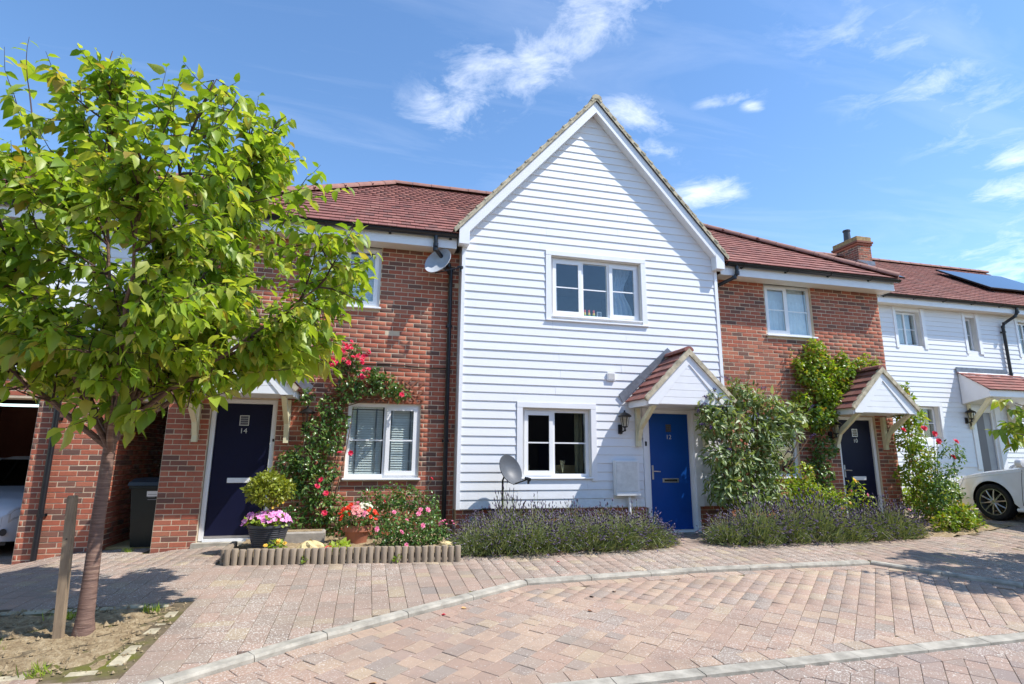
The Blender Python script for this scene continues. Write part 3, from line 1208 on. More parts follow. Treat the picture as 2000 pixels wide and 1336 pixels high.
def window(house, x0, x1, z0, z1, y, lights, sill=True, bar=True, sill_over=.03, sill_drop=.035, name='window', yo=.0):
    """uPVC window in the opening, its face at y. lights: list of (width share, opens)"""
    f = .052
    w = MB()
    w.box(x0, x1, y, y + .07, z0, z0 + f)
    w.box(x0, x1, y, y + .07, z1 - f, z1)
    w.box(x0, x0 + f, y + .0015, y + .0685, z0 + f, z1 - f)
    w.box(x1 - f, x1, y + .0015, y + .0685, z0 + f, z1 - f)
    tot_ = sum(l[0] for l in lights)
    xa = x0 + f
    W_ = (x1 - x0 - 2 * f)
    win = part(name, w, M['upvc'], house)
    panes = []
    mull = .05
    acc = 0
    for i, (sh, op) in enumerate(lights):
        a = x0 + f + W_ * acc / tot_ + (mull / 2 if i else 0)
        acc += sh
        b = x0 + f + W_ * acc / tot_ - (mull / 2 if i < len(lights) - 1 else 0)
        if i < len(lights) - 1:
            part('mullion', MB().box(b, b + mull, y + .002, y + .068, z0 + f, z1 - f), M['upvc'], win)
        za, zb = z0 + f, z1 - f
        if op:
            s_ = MB()
            e, g_ = .012, .052
            s_.box(a - e, b + e, y - .022, y - .001, za - e, za + g_)
            s_.box(a - e, b + e, y - .022, y - .001, zb - g_, zb + e)
            s_.box(a - e, a + g_, y - .0215, y - .0012, za + g_, zb - g_)
            s_.box(b - g_, b + e, y - .0215, y - .0012, za + g_, zb - g_)
            part('sash', s_, M['upvc'], win)
            a, b, za, zb = a + g_, b - g_, za + g_, zb - g_
            yg = y - .008
        else:
            yg = y + .022
        part('pane', MB().box(a, b, yg, yg + .006, za, zb), M['glass'], win)
        if bar:
            zm = (za + zb) / 2
            part('glazing_bar', MB().box(a, b, yg - .005, yg - .001, zm - .011, zm + .011), M['upvc'], win)
    if sill:
        part('sill', MB().box(x0 - sill_over, x1 + sill_over, y - .115 - yo, y + .02, z0 - sill_drop, z0 - .002, .006), M['upvc'], win)
    return win


def room(house, x0, x1, z0, z1, y0, depth=2.6, mat=None):
    m = MB()
    y1 = y0 + depth
    m.quad((x0, y1, z0), (x0, y1, z1), (x1, y1, z1), (x1, y1, z0))
    m.quad((x0, y0, z0), (x0, y0, z1), (x0, y1, z1), (x0, y1, z0))
    m.quad((x1, y0, z0), (x1, y1, z0), (x1, y1, z1), (x1, y0, z1))
    m.quad((x0, y0, z0), (x0, y1, z0), (x1, y1, z0), (x1, y0, z0))
    m.quad((x0, y0, z1), (x1, y0, z1), (x1, y1, z1), (x0, y1, z1))
    return part('room', m, mat or M['room'], house)


def door(house, x0, x1, z0, z1, y, mat, num, hinge_left, frame_mat=None, glass_x=0.0, handle=True, letter='white'):
    """x0..x1 z0..z1: opening with frame"""
    f = .062
    fr = MB()
    fr.box(x0, x0 + f, y - .02, y + .09, z0, z1)
    fr.box(x1 - f, x1, y - .02, y + .09, z0, z1)
    fr.box(x0 + f, x1 - f, y - .0185, y + .0885, z1 - f, z1)
    fr.box(x0 + f, x1 - f, y - .05, y + .085, z0 - .01, z0 + .028)
    d = part('door', MB().box(x0 + f + .004, x1 - f - .004, y + .012, y + .055, z0 + .035, z1 - f - .004, .004), mat, house)
    part('door_frame', fr, frame_mat or M['upvc'], d)
    part('weather_bar', MB().box(x0 + f + .004, x1 - f - .004, y - .006, y + .012, z0 + .036, z0 + .066), M['steel'] if num != '12' else mat, d)
    xc = (x0 + x1) / 2 + glass_x
    zt = z1 - .38
    g_ = MB()
    q = .012
    g_.box(xc - .066, xc + .066, y + .004, y + .012, zt + .13, zt + .142)
    g_.box(xc - .066, xc + .066, y + .004, y + .012, zt - .012, zt)
    g_.box(xc - .066, xc - .054, y + .0045, y + .0118, zt, zt + .13)
    g_.box(xc + .054, xc + .066, y + .0045, y + .0118, zt, zt + .13)
    for k in range(1, 4):
        g_.box(xc - .054, xc + .054, y + .006, y + .0112, zt + k * .0325 - .002, zt + k * .0325 + .002)
    part('light_surround', g_, mat if num == '12' else M['number'], d)
    part('light_pane', MB().box(xc - .054, xc + .054, y + .0085, y + .0115, zt, zt + .13), plain('obscure_glass', (.10, .10, .13), .3, .5, 60) if num == '14' else plain('amber_obscure_glass', (.10, .085, .06), .25, .6, 60), d)
    fc = bpy.data.curves.new('door_number', 'FONT')
    fc.body = num
    fc.size = .108
    fc.extrude = .003
    fc.align_x = 'CENTER'
    fc.materials.append(M['number'])
    ft = bpy.data.objects.new('text_source', fc)
    COL.objects.link(ft)
    me = bpy.data.meshes.new_from_object(ft.evaluated_get(bpy.context.evaluated_depsgraph_get()))
    bpy.data.objects.remove(ft)
    fo = bpy.data.objects.new('door_number', me)
    link(fo, d)
    w = wloc(d)
    fo.location = (xc - w[0], y + .008 - w[1], zt - .125 - w[2])
    fo.rotation_euler = (R(90), 0, 0)
    zl = z0 + .845
    lb = MB()
    lb.box(xc - .155, xc + .155, y + .0, y + .012, zl - .036, zl + .036, .004)
    part('letterbox', lb, M['upvc'] if letter == 'white' else M['steel'], d)
    if letter != 'white':
        part('letter_flap', MB().box(xc - .125, xc + .125, y - .002, y + .0, zl - .018, zl + .018), M['dark'], d)
    if handle:
        hx = x0 + f + .055 if not hinge_left else x1 - f - .055
        sg = 1 if not hinge_left else -1
        h = MB().box(hx - .016, hx + .016, y + .004, y + .012, z0 + .86, z0 + 1.10, .004)
        h.tube([(hx, y + .01, z0 + 1.0), (hx, y - .035, z0 + 1.0), (hx + sg * .03, y - .045, z0 + 1.0), (hx + sg * .12, y - .042, z0 + .995)], .009, 8)
        part('door_handle', h, M['steel'], d, True)
    return d


def gutter(house, x0, x1, y, z, r=.058, ends=True, brk=1.0):
    m = MB()
    n = 9
    for x in (x0, x1):
        for rr in (r, r - .006):
            for k in range(n):
                t = math.pi + math.pi * k / (n - 1)
                m.v.append((x, y + rr * math.cos(t), z + rr * math.sin(t)))
    o2, i2 = 2 * n, 3 * n
    for k in range(n - 1):
        m.f.append((k, o2 + k, o2 + k + 1, k + 1))
        m.f.append((n + k, n + k + 1, i2 + k + 1, i2 + k))
    m.f += [(0, n, i2, o2), (n - 1, o2 + n - 1, i2 + n - 1, 2 * n - 1)]
    for s_ in ((0, 1), (1, 0)):
        pass
    for xx, dx in ((x0, -.004), (x1, .004)):
        e = [(xx + dx, y + r * math.cos(math.pi + math.pi * k / (n - 1)), z + r * math.sin(math.pi + math.pi * k / (n - 1))) for k in range(n)]
        m.add(e, [tuple(range(n))])
    gt = part('gutter', m, M['black'], house, True)
    x = x0 + .35
    while x < x1 - .1:
        b = MB()
        b.tube([(x, y + r + .004, z + .02), (x, y + r * .72, z - r * .74), (x, y, z - r - .006), (x, y - r * .74, z - r * .72), (x, y - r - .005, z + .004)], .008, 6)
        b.box(x - .02, x + .02, y + r - .01, y + r + .016, z - .07, z + .02)
        part('gutter_bracket', b, M['black'], gt)
        x += brk
    return gt


def downpipe(house, pts, r=.034, clips=()):
    m = MB()
    m.tube(pts, r, 12)
    for p in pts[1:-1]:
        m.tube([(p[0], p[1], p[2] - .03), (p[0], p[1], p[2] + .03)], r * 1.22, 12)
    dp = part('downpipe', m, M['black'], house, True)
    for (x, y, z, yw) in clips:
        c = MB()
        c.tube([(x, y, z - .02), (x, y, z + .02)], r * 1.3, 12)
        c.box(x - .012, x + .012, y, yw, z - .014, z + .014)
        c.box(x - .055, x + .055, yw - .012, yw - .002, z - .02, z + .02)
        part('pipe_clip', c, M['black'], dp)
    return dp


def gable_canopy(house, xc, yw, ze=2.22, half=.78, proj=.72, pitch=1.0, lead=True):
    """little gabled door canopy: tiled roof, boarded gable, brackets"""
    yf = yw - proj
    top = ze + half * pitch
    th = math.atan(pitch)
    c_, s_ = math.cos(th), math.sin(th)
    body = MB()
    body.prism([(xc - half + .03, ze - .11), (xc + half - .03, ze - .11), (xc + half - .03, ze - .005), (xc, top - .055), (xc - half + .03, ze - .005)], 'y', yf + .05, yw - .01)
    cn = part('porch_canopy', body, M['fascia'], house)
    # boards of the gable
    zb = ze - .105
    rows = 6
    hh = (top - .20 - zb) / rows
    for k in range(rows):
        za, zc = zb + k * hh + .002, zb + (k + 1) * hh - .002
        xa = (half - .17) - max(0, (za - ze + .02)) / pitch
        xb = (half - .17) - max(0, (zc - ze + .02)) / pitch
        if xb < .02:
            xb = .02
        if xa > .05:
            part('gable_board', MB().prism([(xc - xa, za), (xc + xa, za), (xc + xb, zc), (xc - xb, zc)], 'y', yf + .036, yf + .051), M['fascia'], cn)
    for sg in (-1, 1):
        b = MB().prism([(xc + sg * (half - .025), ze - .115), (xc + sg * (half - .20), ze - .115), (xc, top - .235), (xc, top - .075), (xc + sg * (half - .025), ze - .025)], 'y', yf + .022, yf + .049)
        part('bargeboard', b, M['fascia'], cn)
        v = MB().prism([(xc + sg * (half + .02), ze - .045), (xc + sg * half, ze - .062), (xc, top - .075), (xc, top + .035), (xc + sg * (half + .045), ze - .012)], 'y', yf - .012, yf + .06)
        part('verge_mortar', v, M['lichen'], cn)
        # side fascia
        xf = xc + sg * (half - .005)
        part('side_fascia', MB().box(min(xf, xf - sg * .025), max(xf, xf - sg * .025), yf + .051, yw - .012, ze - .135, ze - .03), M['fascia'], cn)
        if lead:
            L_ = half / c_ + .1
            o = Vector((xc + sg * (half + .08), 0, ze - .06))
            d = Vector((-sg * c_, 0, s_))
            nn = Vector((sg * s_, 0, c_))
            a, b_ = o + nn * .035, o + nn * .18 + d * .04
            p2, p3 = o + d * L_ + nn * .18, o + d * L_ + nn * .035
            P_ = [(a.x, a.z), (b_.x, b_.z), (xc, max(p2.z, top + .17)), (xc, top + .04)]
            part('lead_flashing', MB().prism(P_, 'y', yw - .028, yw - .016), M['lead'], cn)
    rf = cn
    for sg in (-1, 1):
        S = (-sg * c_, 0, s_)
        N = (sg * s_, 0, c_)
        O = Vector((xc + sg * (half + .035), yf + .012 if sg > 0 else yw - .02, ze - .05)) + Vector(N) * .008
        tiles(rf, O, S, N, 0, proj - .045, half / c_ - .02, .185, .225, None, 99, None, .022)
    ridge(rf, (xc, yf - .005, top + .0), (xc, yw - .03, top + .0), .085, .36, M['tile'])
    # brackets, cream painted timber
    for sg in (-1, 1):
        bx = xc + sg * (half - .155)
        b = MB()
        b.box(bx - .036, bx + .036, yw - .075, yw - .006, ze - .78, ze - .135)
        part('bracket_post', b, M['cream'], cn)
        b = MB()
        w2 = .034
        pl = [(yw - .07, ze - .70), (yw - .07, ze - .60), (yw - .20, ze - .36), (yf + .16, ze - .136), (yf + .05, ze - .136), (yw - .16, ze - .50)]
        b.prism(pl, 'x', bx - w2, bx + w2)
        part('bracket_brace', b, M['cream'], cn)
    return cn


# ------------------------------------------------------------------ No 14, red brick, left of the gable
h14 = thing('brick_house', 'red brick house with navy door numbered 14, left of the white gable', 'house', (-2.1, .28, 0))
H14 = [(-3.66, -2.74, .02, 2.09), (-1.698, -.571, .905, 2.078), (-2.46, -1.317, 3.62, 4.735)]
w14 = part('wall', wall_holes(-4.23, -.002, -.35, 4.72, .284, .56, H14), M['mortar'], h14)
bricks(w14, -4.23, -.002, -.175, 4.70, (0, .28, 0), 0, H14, 300, [(-4.3, -2.2, 2.1, 4.8), (-2.5, -1.7, 0, 1.4)])
part('rear_wall', MB().box(-4.23, -.003, 6.4, 6.6, -.3, 4.7), M['mortar'], h14)
sw = part('side_wall', MB().box(-4.222, -4.0, .562, 6.4, -.35, 4.7), M['mortar'], h14)
SL = .71
th_ = math.atan(SL)
RZ, RY = 7.36, 3.33


def main_z(y):
    return 4.93 + SL * (y + .1)


def gab_z(x):
    return 7.90 - 1.12 * abs(x - 2.44)


dk = MB()
dk.add([(-4.55, -.1, 4.92), (-.16, -.1, 4.92), (1.97, RY, RZ - .01), (-1.12, RY, RZ - .01), (-4.55, 6.76, 4.92), (-.16, 6.76, 4.92), (-4.55, -.1, 4.90), (-.16, -.1, 4.90), (-.16, 6.76, 4.90), (-4.55, 6.76, 4.90)],
       [(0, 1, 2, 3), (0, 3, 4), (3, 2, 5, 4), (6, 9, 8, 7), (0, 6, 7, 1), (0, 4, 9, 6)])
rf14 = part('roof', dk, M['tile'], h14)
tiles(rf14, (0, -.125, 4.915), (0, math.cos(th_), math.sin(th_)), (0, -math.sin(th_), math.cos(th_)), -4.6, 2.0, 4.2, .215, .152,
      lambda P: (P.x + 4.55) > (P.y + .1) - .02 and P.z > gab_z(P.x) - .10, 300)
tiles(rf14, (-4.575, 0, 4.915), (math.cos(th_), 0, math.sin(th_)), (-math.sin(th_), 0, math.cos(th_)), -6.8, .2, 4.2, .215, .152,
      lambda P: (P.y + .1) > (P.x + 4.55) - .02 and (6.76 - P.y) > (P.x + 4.55) - .02, 0)
ridge(rf14, (-4.55, -.1, 4.965), (-1.12, RY, RZ + .045), .115, .42)
ridge(rf14, (-4.55, 6.76, 4.965), (-1.12, RY, RZ + .045), .115, .42)
ridge(rf14, (-1.12, RY, RZ + .045), (1.9, RY, RZ + .045), .115, .42)
part('fascia', MB().box(-4.50, -.10, -.022, -.002, 4.69, 4.90), M['fascia'], h14)
part('soffit', MB().box(-4.50, -.10, -.001, .30, 4.70, 4.715), M['soffit'], h14)
part('side_fascia', MB().box(-4.52, -4.50, -.022, 6.7, 4.69, 4.90), M['fascia'], h14)
gutter(h14, -4.56, -.105, -.085, 4.905)
wl14 = window(h14, -1.698, -.571, .925, 2.078, .338, [(1.0, False), (.92, True)])
wu14 = window(h14, -2.46, -1.317, 3.655, 4.70, .338, [(1.0, False), (1.0, True)])
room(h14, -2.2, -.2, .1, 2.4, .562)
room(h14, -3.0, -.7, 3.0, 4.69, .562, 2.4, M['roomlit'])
door(h14, -3.652, -2.748, .045, 2.085, .345, M['navy'], '14', True, None, .0, False)
part('threshold', MB().box(-3.70, -2.70, .16, .40, -.06, .034), M['kerb'], h14)
gable_canopy(h14, -3.20, .28, 2.22, .78, .70)
downpipe(h14, [(-.46, -.085, 4.86), (-.46, -.085, 4.70), (-.46, -.06, 4.64), (-.20, .20, 4.46), (-.155, .215, 4.38), (-.155, .215, .02)], .036,
         [(-.155, .215, 3.4, .27), (-.155, .215, 1.5, .27)])

# ------------------------------------------------------------------ No 12, the white gabled house
h12 = thing('weatherboard_house', 'white weatherboarded house with steep front gable and bright blue door', 'house', (2.44, 0, 0))
E12 = .1414
Z0 = .452
OPEN12 = [(1.578, 3.304, 3.655, 4.752), (1.066, 2.264, .93, 2.057), (3.296, 4.20, 0, 2.09)]
bk = wall_holes(.004, 4.886, .44, 4.95, .024, .34, OPEN12)
bk.prism([(.004, 4.95), (4.886, 4.95), (4.886, 5.05), (2.44, 7.76), (.004, 5.05)], 'y', .024, .34)
w12 = part('wall', bk, M['fascia'], h12)
pl12 = part('plinth', wall_holes(.012, 4.878, -.2, .45, .071, .34, [(3.27, 4.20, -.3, .6)]), M['mortar'], h12)
bricks(pl12, .012, 3.27, -.15, .45, (0, .067, 0), 0, (), 120)
bricks(pl12, 4.215, 4.878, -.15, .45, (0, .067, 0), 0, (), 40)
part('side_wall', MB().box(.003, .02, .342, 6.5, -.2, 5.0), M['fascia'], h12)
part('side_wall', MB().box(4.868, 4.885, .342, 6.5, -.2, 5.0), M['fascia'], h12)
TR = [(1.478, 3.404, 3.575, 4.838), (.968, 2.364, .862, 2.150), (3.214, 4.335, 0, 2.115)]
k = 0
while True:
    za = Z0 + k * E12
    zb = za + E12 + .022
    if za > 7.60:
        break

    def lim(z):
        d = (7.80 - z) / 1.12
        return max(.062, 2.44 - d), min(4.822, 2.44 + d)
    xa0, xa1 = lim(za)
    xb0, xb1 = lim(zb)
    segs = [(xa0, xa1)]
    for t in TR:
        if t[2] < za + E12 * .5 < t[3]:
            ns = []
            for p, q in segs:
                if q <= t[0] or p >= t[1]:
                    ns.append((p, q))
                else:
                    if p < t[0]:
                        ns.append((p, t[0]))
                    if q > t[1]:
                        ns.append((t[1], q))
            segs = ns
    for p, q in segs:
        cuts = [p]
        if q - p > 2.6:
            cuts.append(p + (q - p) * (.30 if k % 2 else .63) + rng.uniform(-.25, .25))
        cuts.append(q)
        for i in range(len(cuts) - 1):
            a, b = cuts[i] + (.0012 if i else 0), cuts[i + 1] - .0012
            a2 = max(a, xb0) if abs(a - xa0) < .01 else a
            b2_ = min(b, xb1) if abs(b - xa1) < .02 else b
            if b - a < .03 or b2_ <= a2:
                continue
            j = rng.normal(0, .0008)
            zt, y0_, y1_ = zb, j, .016 + j
            m = MB()
            V = []
            for (X0, X1, z, yf_, yb_) in ((a, b, za, y0_ + .003, .020), (a, b, za + .004, y0_, .020), (a2, b2_, zt, y1_, .0235)):
                V += [(X0, yf_, z), (X1, yf_, z), (X1, yb_, z), (X0, yb_, z)]
            F = [(3, 2, 1, 0), (8, 9, 10, 11)]
            for l_ in range(2):
                for i_ in range(4):
                    j_ = (i_ + 1) % 4
                    F.append((l_ * 4 + i_, l_ * 4 + j_, l_ * 4 + 4 + j_, l_ * 4 + 4 + i_))
            part('weatherboard', m.add(V, F), M['board'], w12)
    k += 1
part('corner_trim', MB().box(0, .06, -.008, .34, Z0 - .005, 4.95, .003), M['fascia'], h12)
part('corner_trim', MB().box(4.824, 4.888, -.008, .27, Z0 - .005, 4.95, .003), M['fascia'], h12)


def trim(x0, x1, z0, z1, wx, wz, bottom=True):
    t = [MB().box(x0, x1, -.012, .018, z1 - wz, z1, .003), MB().box(x0, x0 + wx, -.010, .018, z0, z1 - wz - .001, .003), MB().box(x1 - wx, x1, -.010, .018, z0, z1 - wz - .001, .003)]
    for m in t:
        part('window_trim', m, M['fascia'], h12)


trim(1.481, 3.401, 3.585, 4.836, .097, .084)
trim(.971, 2.361, .872, 2.148, .096, .090)
for (x0, x1, z0, z1) in OPEN12[:2]:
    m = MB()
    m.box(x0 + .001, x0 + .010, .018, .10, z0, z1)
    m.box(x1 - .010, x1 - .001, .018, .10, z0, z1)
    m.box(x0 + .010, x1 - .010, .018, .10, z1 - .010, z1 - .001)
    part('reveal', m, M['reveal'], h12)
wu12 = window(h12, 1.59, 3.292, 3.662, 4.738, .092, [(1, True), (.93, False), (1, True)], True, True, .0, .03)
wl12 = window(h12, 1.078, 2.252, .935, 2.044, .092, [(.86, True), (1, False)], True, True, .04, .03)
part('ledge', MB().box(1.478, 3.41, -.03, .02, 3.562, 3.584, .004), M['fascia'], h12)
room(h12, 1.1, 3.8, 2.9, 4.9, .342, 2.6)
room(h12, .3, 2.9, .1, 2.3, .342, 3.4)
door(h12, 3.296, 4.198, .03, 2.085, .06, M['blue'], '12', False, None, .0, True, 'steel')
dt = [MB().box(3.216, 3.295, -.012, .06, .44, 2.105, .003), MB().box(4.199, 4.33, -.012, .06, .44, 2.105, .003), MB().box(4.199, 4.25, -.006, .10, .0, .439, .003)]
for m in dt:
    part('door_trim', m, M['fascia'], h12)
part('threshold', MB().box(3.24, 4.26, -.08, .12, -.06, .022), M['kerb'], h12)
gable_canopy(h12, 3.757, 0.0, 2.225, .80, .72, 1.0)
# roof of the gable
gth = math.atan(1.12)
gc, gs = math.cos(gth), math.sin(gth)
dk = MB().prism([(-.15, 7.86 - 1.12 * 2.59), (2.44, 7.86), (5.03, 7.86 - 1.12 * 2.59), (5.03, 7.83 - 1.12 * 2.59), (2.44, 7.828), (-.15, 7.83 - 1.12 * 2.59)], 'y', -.17, 6.7)
rf12 = part('roof', dk, M['tile'], h12)
tiles(rf12, (-.17, 0, 7.865 - 1.12 * 2.61), (gc, 0, gs), (-gs, 0, gc), -6.7, .165, 3.87, .215, .152, None, 40)
tiles(rf12, (5.05, 0, 7.865 - 1.12 * 2.61), (-gc, 0, gs), (gs, 0, gc), -.165, 6.7, 3.87, .215, .152, None, 40)
ridge(rf12, (2.44, -.21, 7.87), (2.44, 6.7, 7.87), .095, .42, M['lichen'])
for sg in (-1, 1):
    v = MB().prism([(2.44 + sg * 2.59, 7.829 - 1.12 * 2.59), (2.44, 7.829), (2.44, 7.925), (2.44 + sg * 2.62, 7.925 - 1.12 * 2.62)], 'y', -.200, -.150)
    part('verge_mortar', v, M['lichen'], rf12)
    # tile ends along the verge: bedded lumps
    for i in range(18):
        s_ = .1 + i * .215
        x_, z_ = 2.44 + sg * (2.60 - s_ * gc), 7.918 - 1.12 * 2.60 + s_ * gs
        d = Vector((-sg * gc, 0, gs))
        nn = Vector((sg * gs, 0, gc))
        o = Vector((x_, 0, z_))
        q = [o - nn * .02, o + nn * (.016 + .008 * rng.random()), o + d * .09 + nn * .002, o + d * .10 - nn * .02]
        part('verge_tile', MB().prism([(p.x, p.z) for p in q], 'y', -.206 - .006 * rng.random(), -.12), M['lichen'], rf12)
    b = MB().prism([(2.44 + sg * 2.52, 7.824 - 1.12 * 2.52), (2.44, 7.824), (2.44, 7.602), (2.44 + sg * 2.345, 7.602 - 1.12 * 2.345), (2.44 + sg * 2.345, 4.98)], 'y', -.165, -.14)
    part('bargeboard', b, M['fascia'], h12)
    x0 = -.08 if sg < 0 else 4.785
    part('box_end', MB().box(x0, x0 + .175, -.1675, -.002, 4.745, 5.02), M['fascia'], h12)
    so = MB().prism([(2.44 + sg * 2.34, 7.612 - 1.12 * 2.34), (2.44, 7.612), (2.44, 7.632), (2.44 + sg * 2.34, 7.632 - 1.12 * 2.34)], 'y', -.1395, .0)
    part('soffit', so, M['fascia'], h12)
    if sg > 0:
        e_ = MB().prism([(2.44 + 2.58, 7.829 - 1.12 * 2.58 - .012), (2.44, 7.817), (2.44, 7.832), (2.44 + 2.58, 7.834 - 1.12 * 2.58)], 'y', -.19, -.166)
        part('dry_verge_strip', e_, M['black'], rf12)
gutter(h12, 4.99, 5.06, -.02, 4.97, .05)
vent = MB().box(2.579, 2.724, -.03, .0, 2.559, 2.705, .004)
ve = part('wall_vent', vent, M['upvc'], h12)
for i in range(5):
    part('louvre', MB().box(2.592, 2.711, -.036, -.029, 2.58 + i * .023, 2.592 + i * .023), M['reveal'], ve)

# ------------------------------------------------------------------ No 10, red brick, right of the gable
h10 = thing('brick_house', 'red brick house with navy door numbered 10, half overgrown by creeper', 'house', (6.9, .28, 0))
H10 = [(7.57, 8.49, .02, 2.09), (5.50, 6.62, .905, 2.078), (6.14, 7.25, 3.62, 4.735)]
w10 = part('wall', wall_holes(4.888, 8.95, -.3, 4.72, .284, .56, H10), M['mortar'], h10)
bricks(w10, 4.888, 8.95, -.175, 4.70, (0, .28, 0), 0, H10, 300, [(4.8, 6.9, 0, 2.3), (6.4, 9, 1.8, 3.3)])
part('side_wall', MB().box(8.72, 8.94, .562, 6.4, -.3, 4.7), M['mortar'], h10)
dk = MB()
dk.add([(5.05, -.1, 4.92), (9.13, -.1, 4.92), (5.70, RY, RZ - .01), (2.92, RY, RZ - .01), (9.13, 6.76, 4.92), (5.05, 6.76, 4.92), (5.05, -.1, 4.90), (9.13, -.1, 4.90), (9.13, 6.76, 4.90), (5.05, 6.76, 4.90)],
       [(0, 1, 2, 3), (1, 4, 2), (3, 2, 4, 5), (6, 9, 8, 7), (0, 6, 7, 1), (1, 7, 8, 4)])
rf10 = part('roof', dk, M['tile'], h10)
tiles(rf10, (0, -.125, 4.915), (0, math.cos(th_), math.sin(th_)), (0, -math.sin(th_), math.cos(th_)), 2.9, 9.3, 4.2, .215, .152,
      lambda P: (9.13 - P.x) > (P.y + .1) - .02 and P.z > gab_z(P.x) - .10, 300)
tiles(rf10, (9.155, 0, 4.915), (-math.cos(th_), 0, math.sin(th_)), (math.sin(th_), 0, math.cos(th_)), -.2, 6.8, 4.2, .215, .152,
      lambda P: (P.y + .1) > (9.13 - P.x) - .02 and (6.76 - P.y) > (9.13 - P.x) - .02, 0)
ridge(rf10, (9.13, -.1, 4.965), (5.70, RY, RZ + .045), .115, .42)
ridge(rf10, (9.13, 6.76, 4.965), (5.70, RY, RZ + .045), .115, .42)
ridge(rf10, (3.0, RY, RZ + .045), (5.70, RY, RZ + .045), .115, .42)
part('fascia', MB().box(4.97, 9.06, -.022, -.002, 4.69, 4.90), M['fascia'], h10)
part('soffit', MB().box(4.97, 9.06, -.001, .30, 4.70, 4.715), M['soffit'], h10)
part('side_fascia', MB().box(9.061, 9.081, -.022, 6.7, 4.69, 4.90), M['fascia'], h10)
gutter(h10, 5.07, 9.15, -.085, 4.905)
wu10 = window(h10, 6.14, 7.25, 3.655, 4.70, .338, [(1, True), (1, False)])
wl10 = window(h10, 5.50, 6.62, .925, 2.078, .338, [(1, True), (1, False)])
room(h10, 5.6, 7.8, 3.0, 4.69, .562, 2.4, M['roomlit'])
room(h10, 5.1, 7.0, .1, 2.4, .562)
door(h10, 7.58, 8.48, .045, 2.085, .345, M['navy'], '10', False, None, .0, True)
part('threshold', MB().box(7.5, 8.55, .16, .40, -.06, .034), M['kerb'], h10)
gable_canopy(h10, 8.06, .28, 2.22, .74, .70)
downpipe(h10, [(5.28, -.085, 4.86), (5.28, -.085, 4.72), (5.24, -.05, 4.64), (5.0, .20, 4.52), (4.965, .215, 4.44), (4.965, .215, .02)], .036, [(4.965, .215, 3.2, .27), (4.965, .215, 1.2, .27)])

# ------------------------------------------------------------------ No 8, white boarded house set back on the right
h8 = thing('weatherboard_house', 'white weatherboarded house set back on the right behind the parked car', 'house', (14, 2.7, .6))
Y8 = 2.70
H8 = [(12.20, 13.03, 4.24, 5.20), (14.58, 14.98, 4.20, 5.17), (12.3, 13.22, 1.77, 2.63), (14.42, 15.12, .62, 2.58), (16.55, 17.3, 4.2, 5.17)]
w8 = part('wall', wall_holes(8.96, 20, .3, 5.33, Y8 + .024, Y8 + .30, H8), M['fascia'], h8)
T8 = [(12.10, 13.16, 4.16, 5.4), (14.50, 15.10, 4.12, 5.4), (12.2, 13.33, 1.69, 2.74), (14.24, 15.32, 0, 2.66), (16.45, 17.4, 4.12, 5.4)]
z = 1.07
while z < 5.28:
    segs = [(8.98, 20.0)]
    for t in T8:
        if t[2] < z + .065 < t[3]:
            ns = []
            for p, q in segs:
                if q <= t[0] or p >= t[1]:
                    ns.append((p, q))
                else:
                    if p < t[0]:
                        ns.append((p, t[0]))
                    if q > t[1]:
                        ns.append((t[1], q))
            segs = ns
    for p, q in segs:
        zt = min(z + .150, 5.31)
        m = MB().add([(p, Y8, z), (q, Y8, z), (q, Y8 + .020, z), (p, Y8 + .020, z), (p, Y8 + .015, zt), (q, Y8 + .015, zt), (q, Y8 + .0235, zt), (p, Y8 + .0235, zt)],
                     [(3, 2, 1, 0), (4, 5, 6, 7), (0, 1, 5, 4), (2, 3, 7, 6), (1, 2, 6, 5), (3, 0, 4, 7)])
        part('weatherboard', m, M['board'], w8)
    z += .1300
for t in (T8[0], T8[1], T8[4]):
    for (a, b) in ((t[0], t[0] + .09), (t[1] - .11, t[1])):
        part('window_trim', MB().box(a, b, Y8 - .012, Y8 + .02, t[2], 5.30, .003), M['fascia'], h8)
t = T8[2]
for m in (MB().box(t[0], t[1], Y8 - .012, Y8 + .02, t[3] - .11, t[3], .003), MB().box(t[0], t[0] + .09, Y8 - .0105, Y8 + .02, t[2], t[3] - .111, .003), MB().box(t[1] - .10, t[1], Y8 - .0105, Y8 + .02, t[2], t[3] - .111, .003)):
    part('window_trim', m, M['fascia'], h8)
for (x0, x1, z0, z1) in [H8[0], H8[1], H8[2], H8[4]]:
    part('reveal', MB().box(x1 - .01, x1 - .001, Y8 + .02, Y8 + .13, z0, z1).box(x0 + .001, x0 + .01, Y8 + .02, Y8 + .13, z0, z1), M['reveal'], h8)
window(h8, 12.21, 13.02, 4.25, 5.19, Y8 + .14, [(1, False), (1, False)], True, True, .0, .03)
window(h8, 14.59, 14.97, 4.21, 5.16, Y8 + .14, [(1, False)], True, True, .0, .03)
window(h8, 16.56, 17.29, 4.21, 5.16, Y8 + .14, [(1, False), (1, False)], True, True, .0, .03)
window(h8, 12.31, 13.21, 1.78, 2.62, Y8 + .14, [(1, False), (1, False)], True, True, .0, .03)
room(h8, 11.8, 15.6, 3.6, 5.3, Y8 + .305, 2.4)
room(h8, 11.8, 13.6, 1.0, 2.9, Y8 + .305, 2.4)
room(h8, 16.2, 17.8, 3.6, 5.3, Y8 + .305, 2.4)
d8 = part('door', MB().box(14.49, 14.80, Y8 + .07, Y8 + .11, .66, 2.51), M['greydoor'], h8)
part('side_light', MB().box(14.805, 15.05, Y8 + .08, Y8 + .11, .66, 2.51), plain('obscured_side_light', (.30, .31, .34), .35, .1, 6), d8)
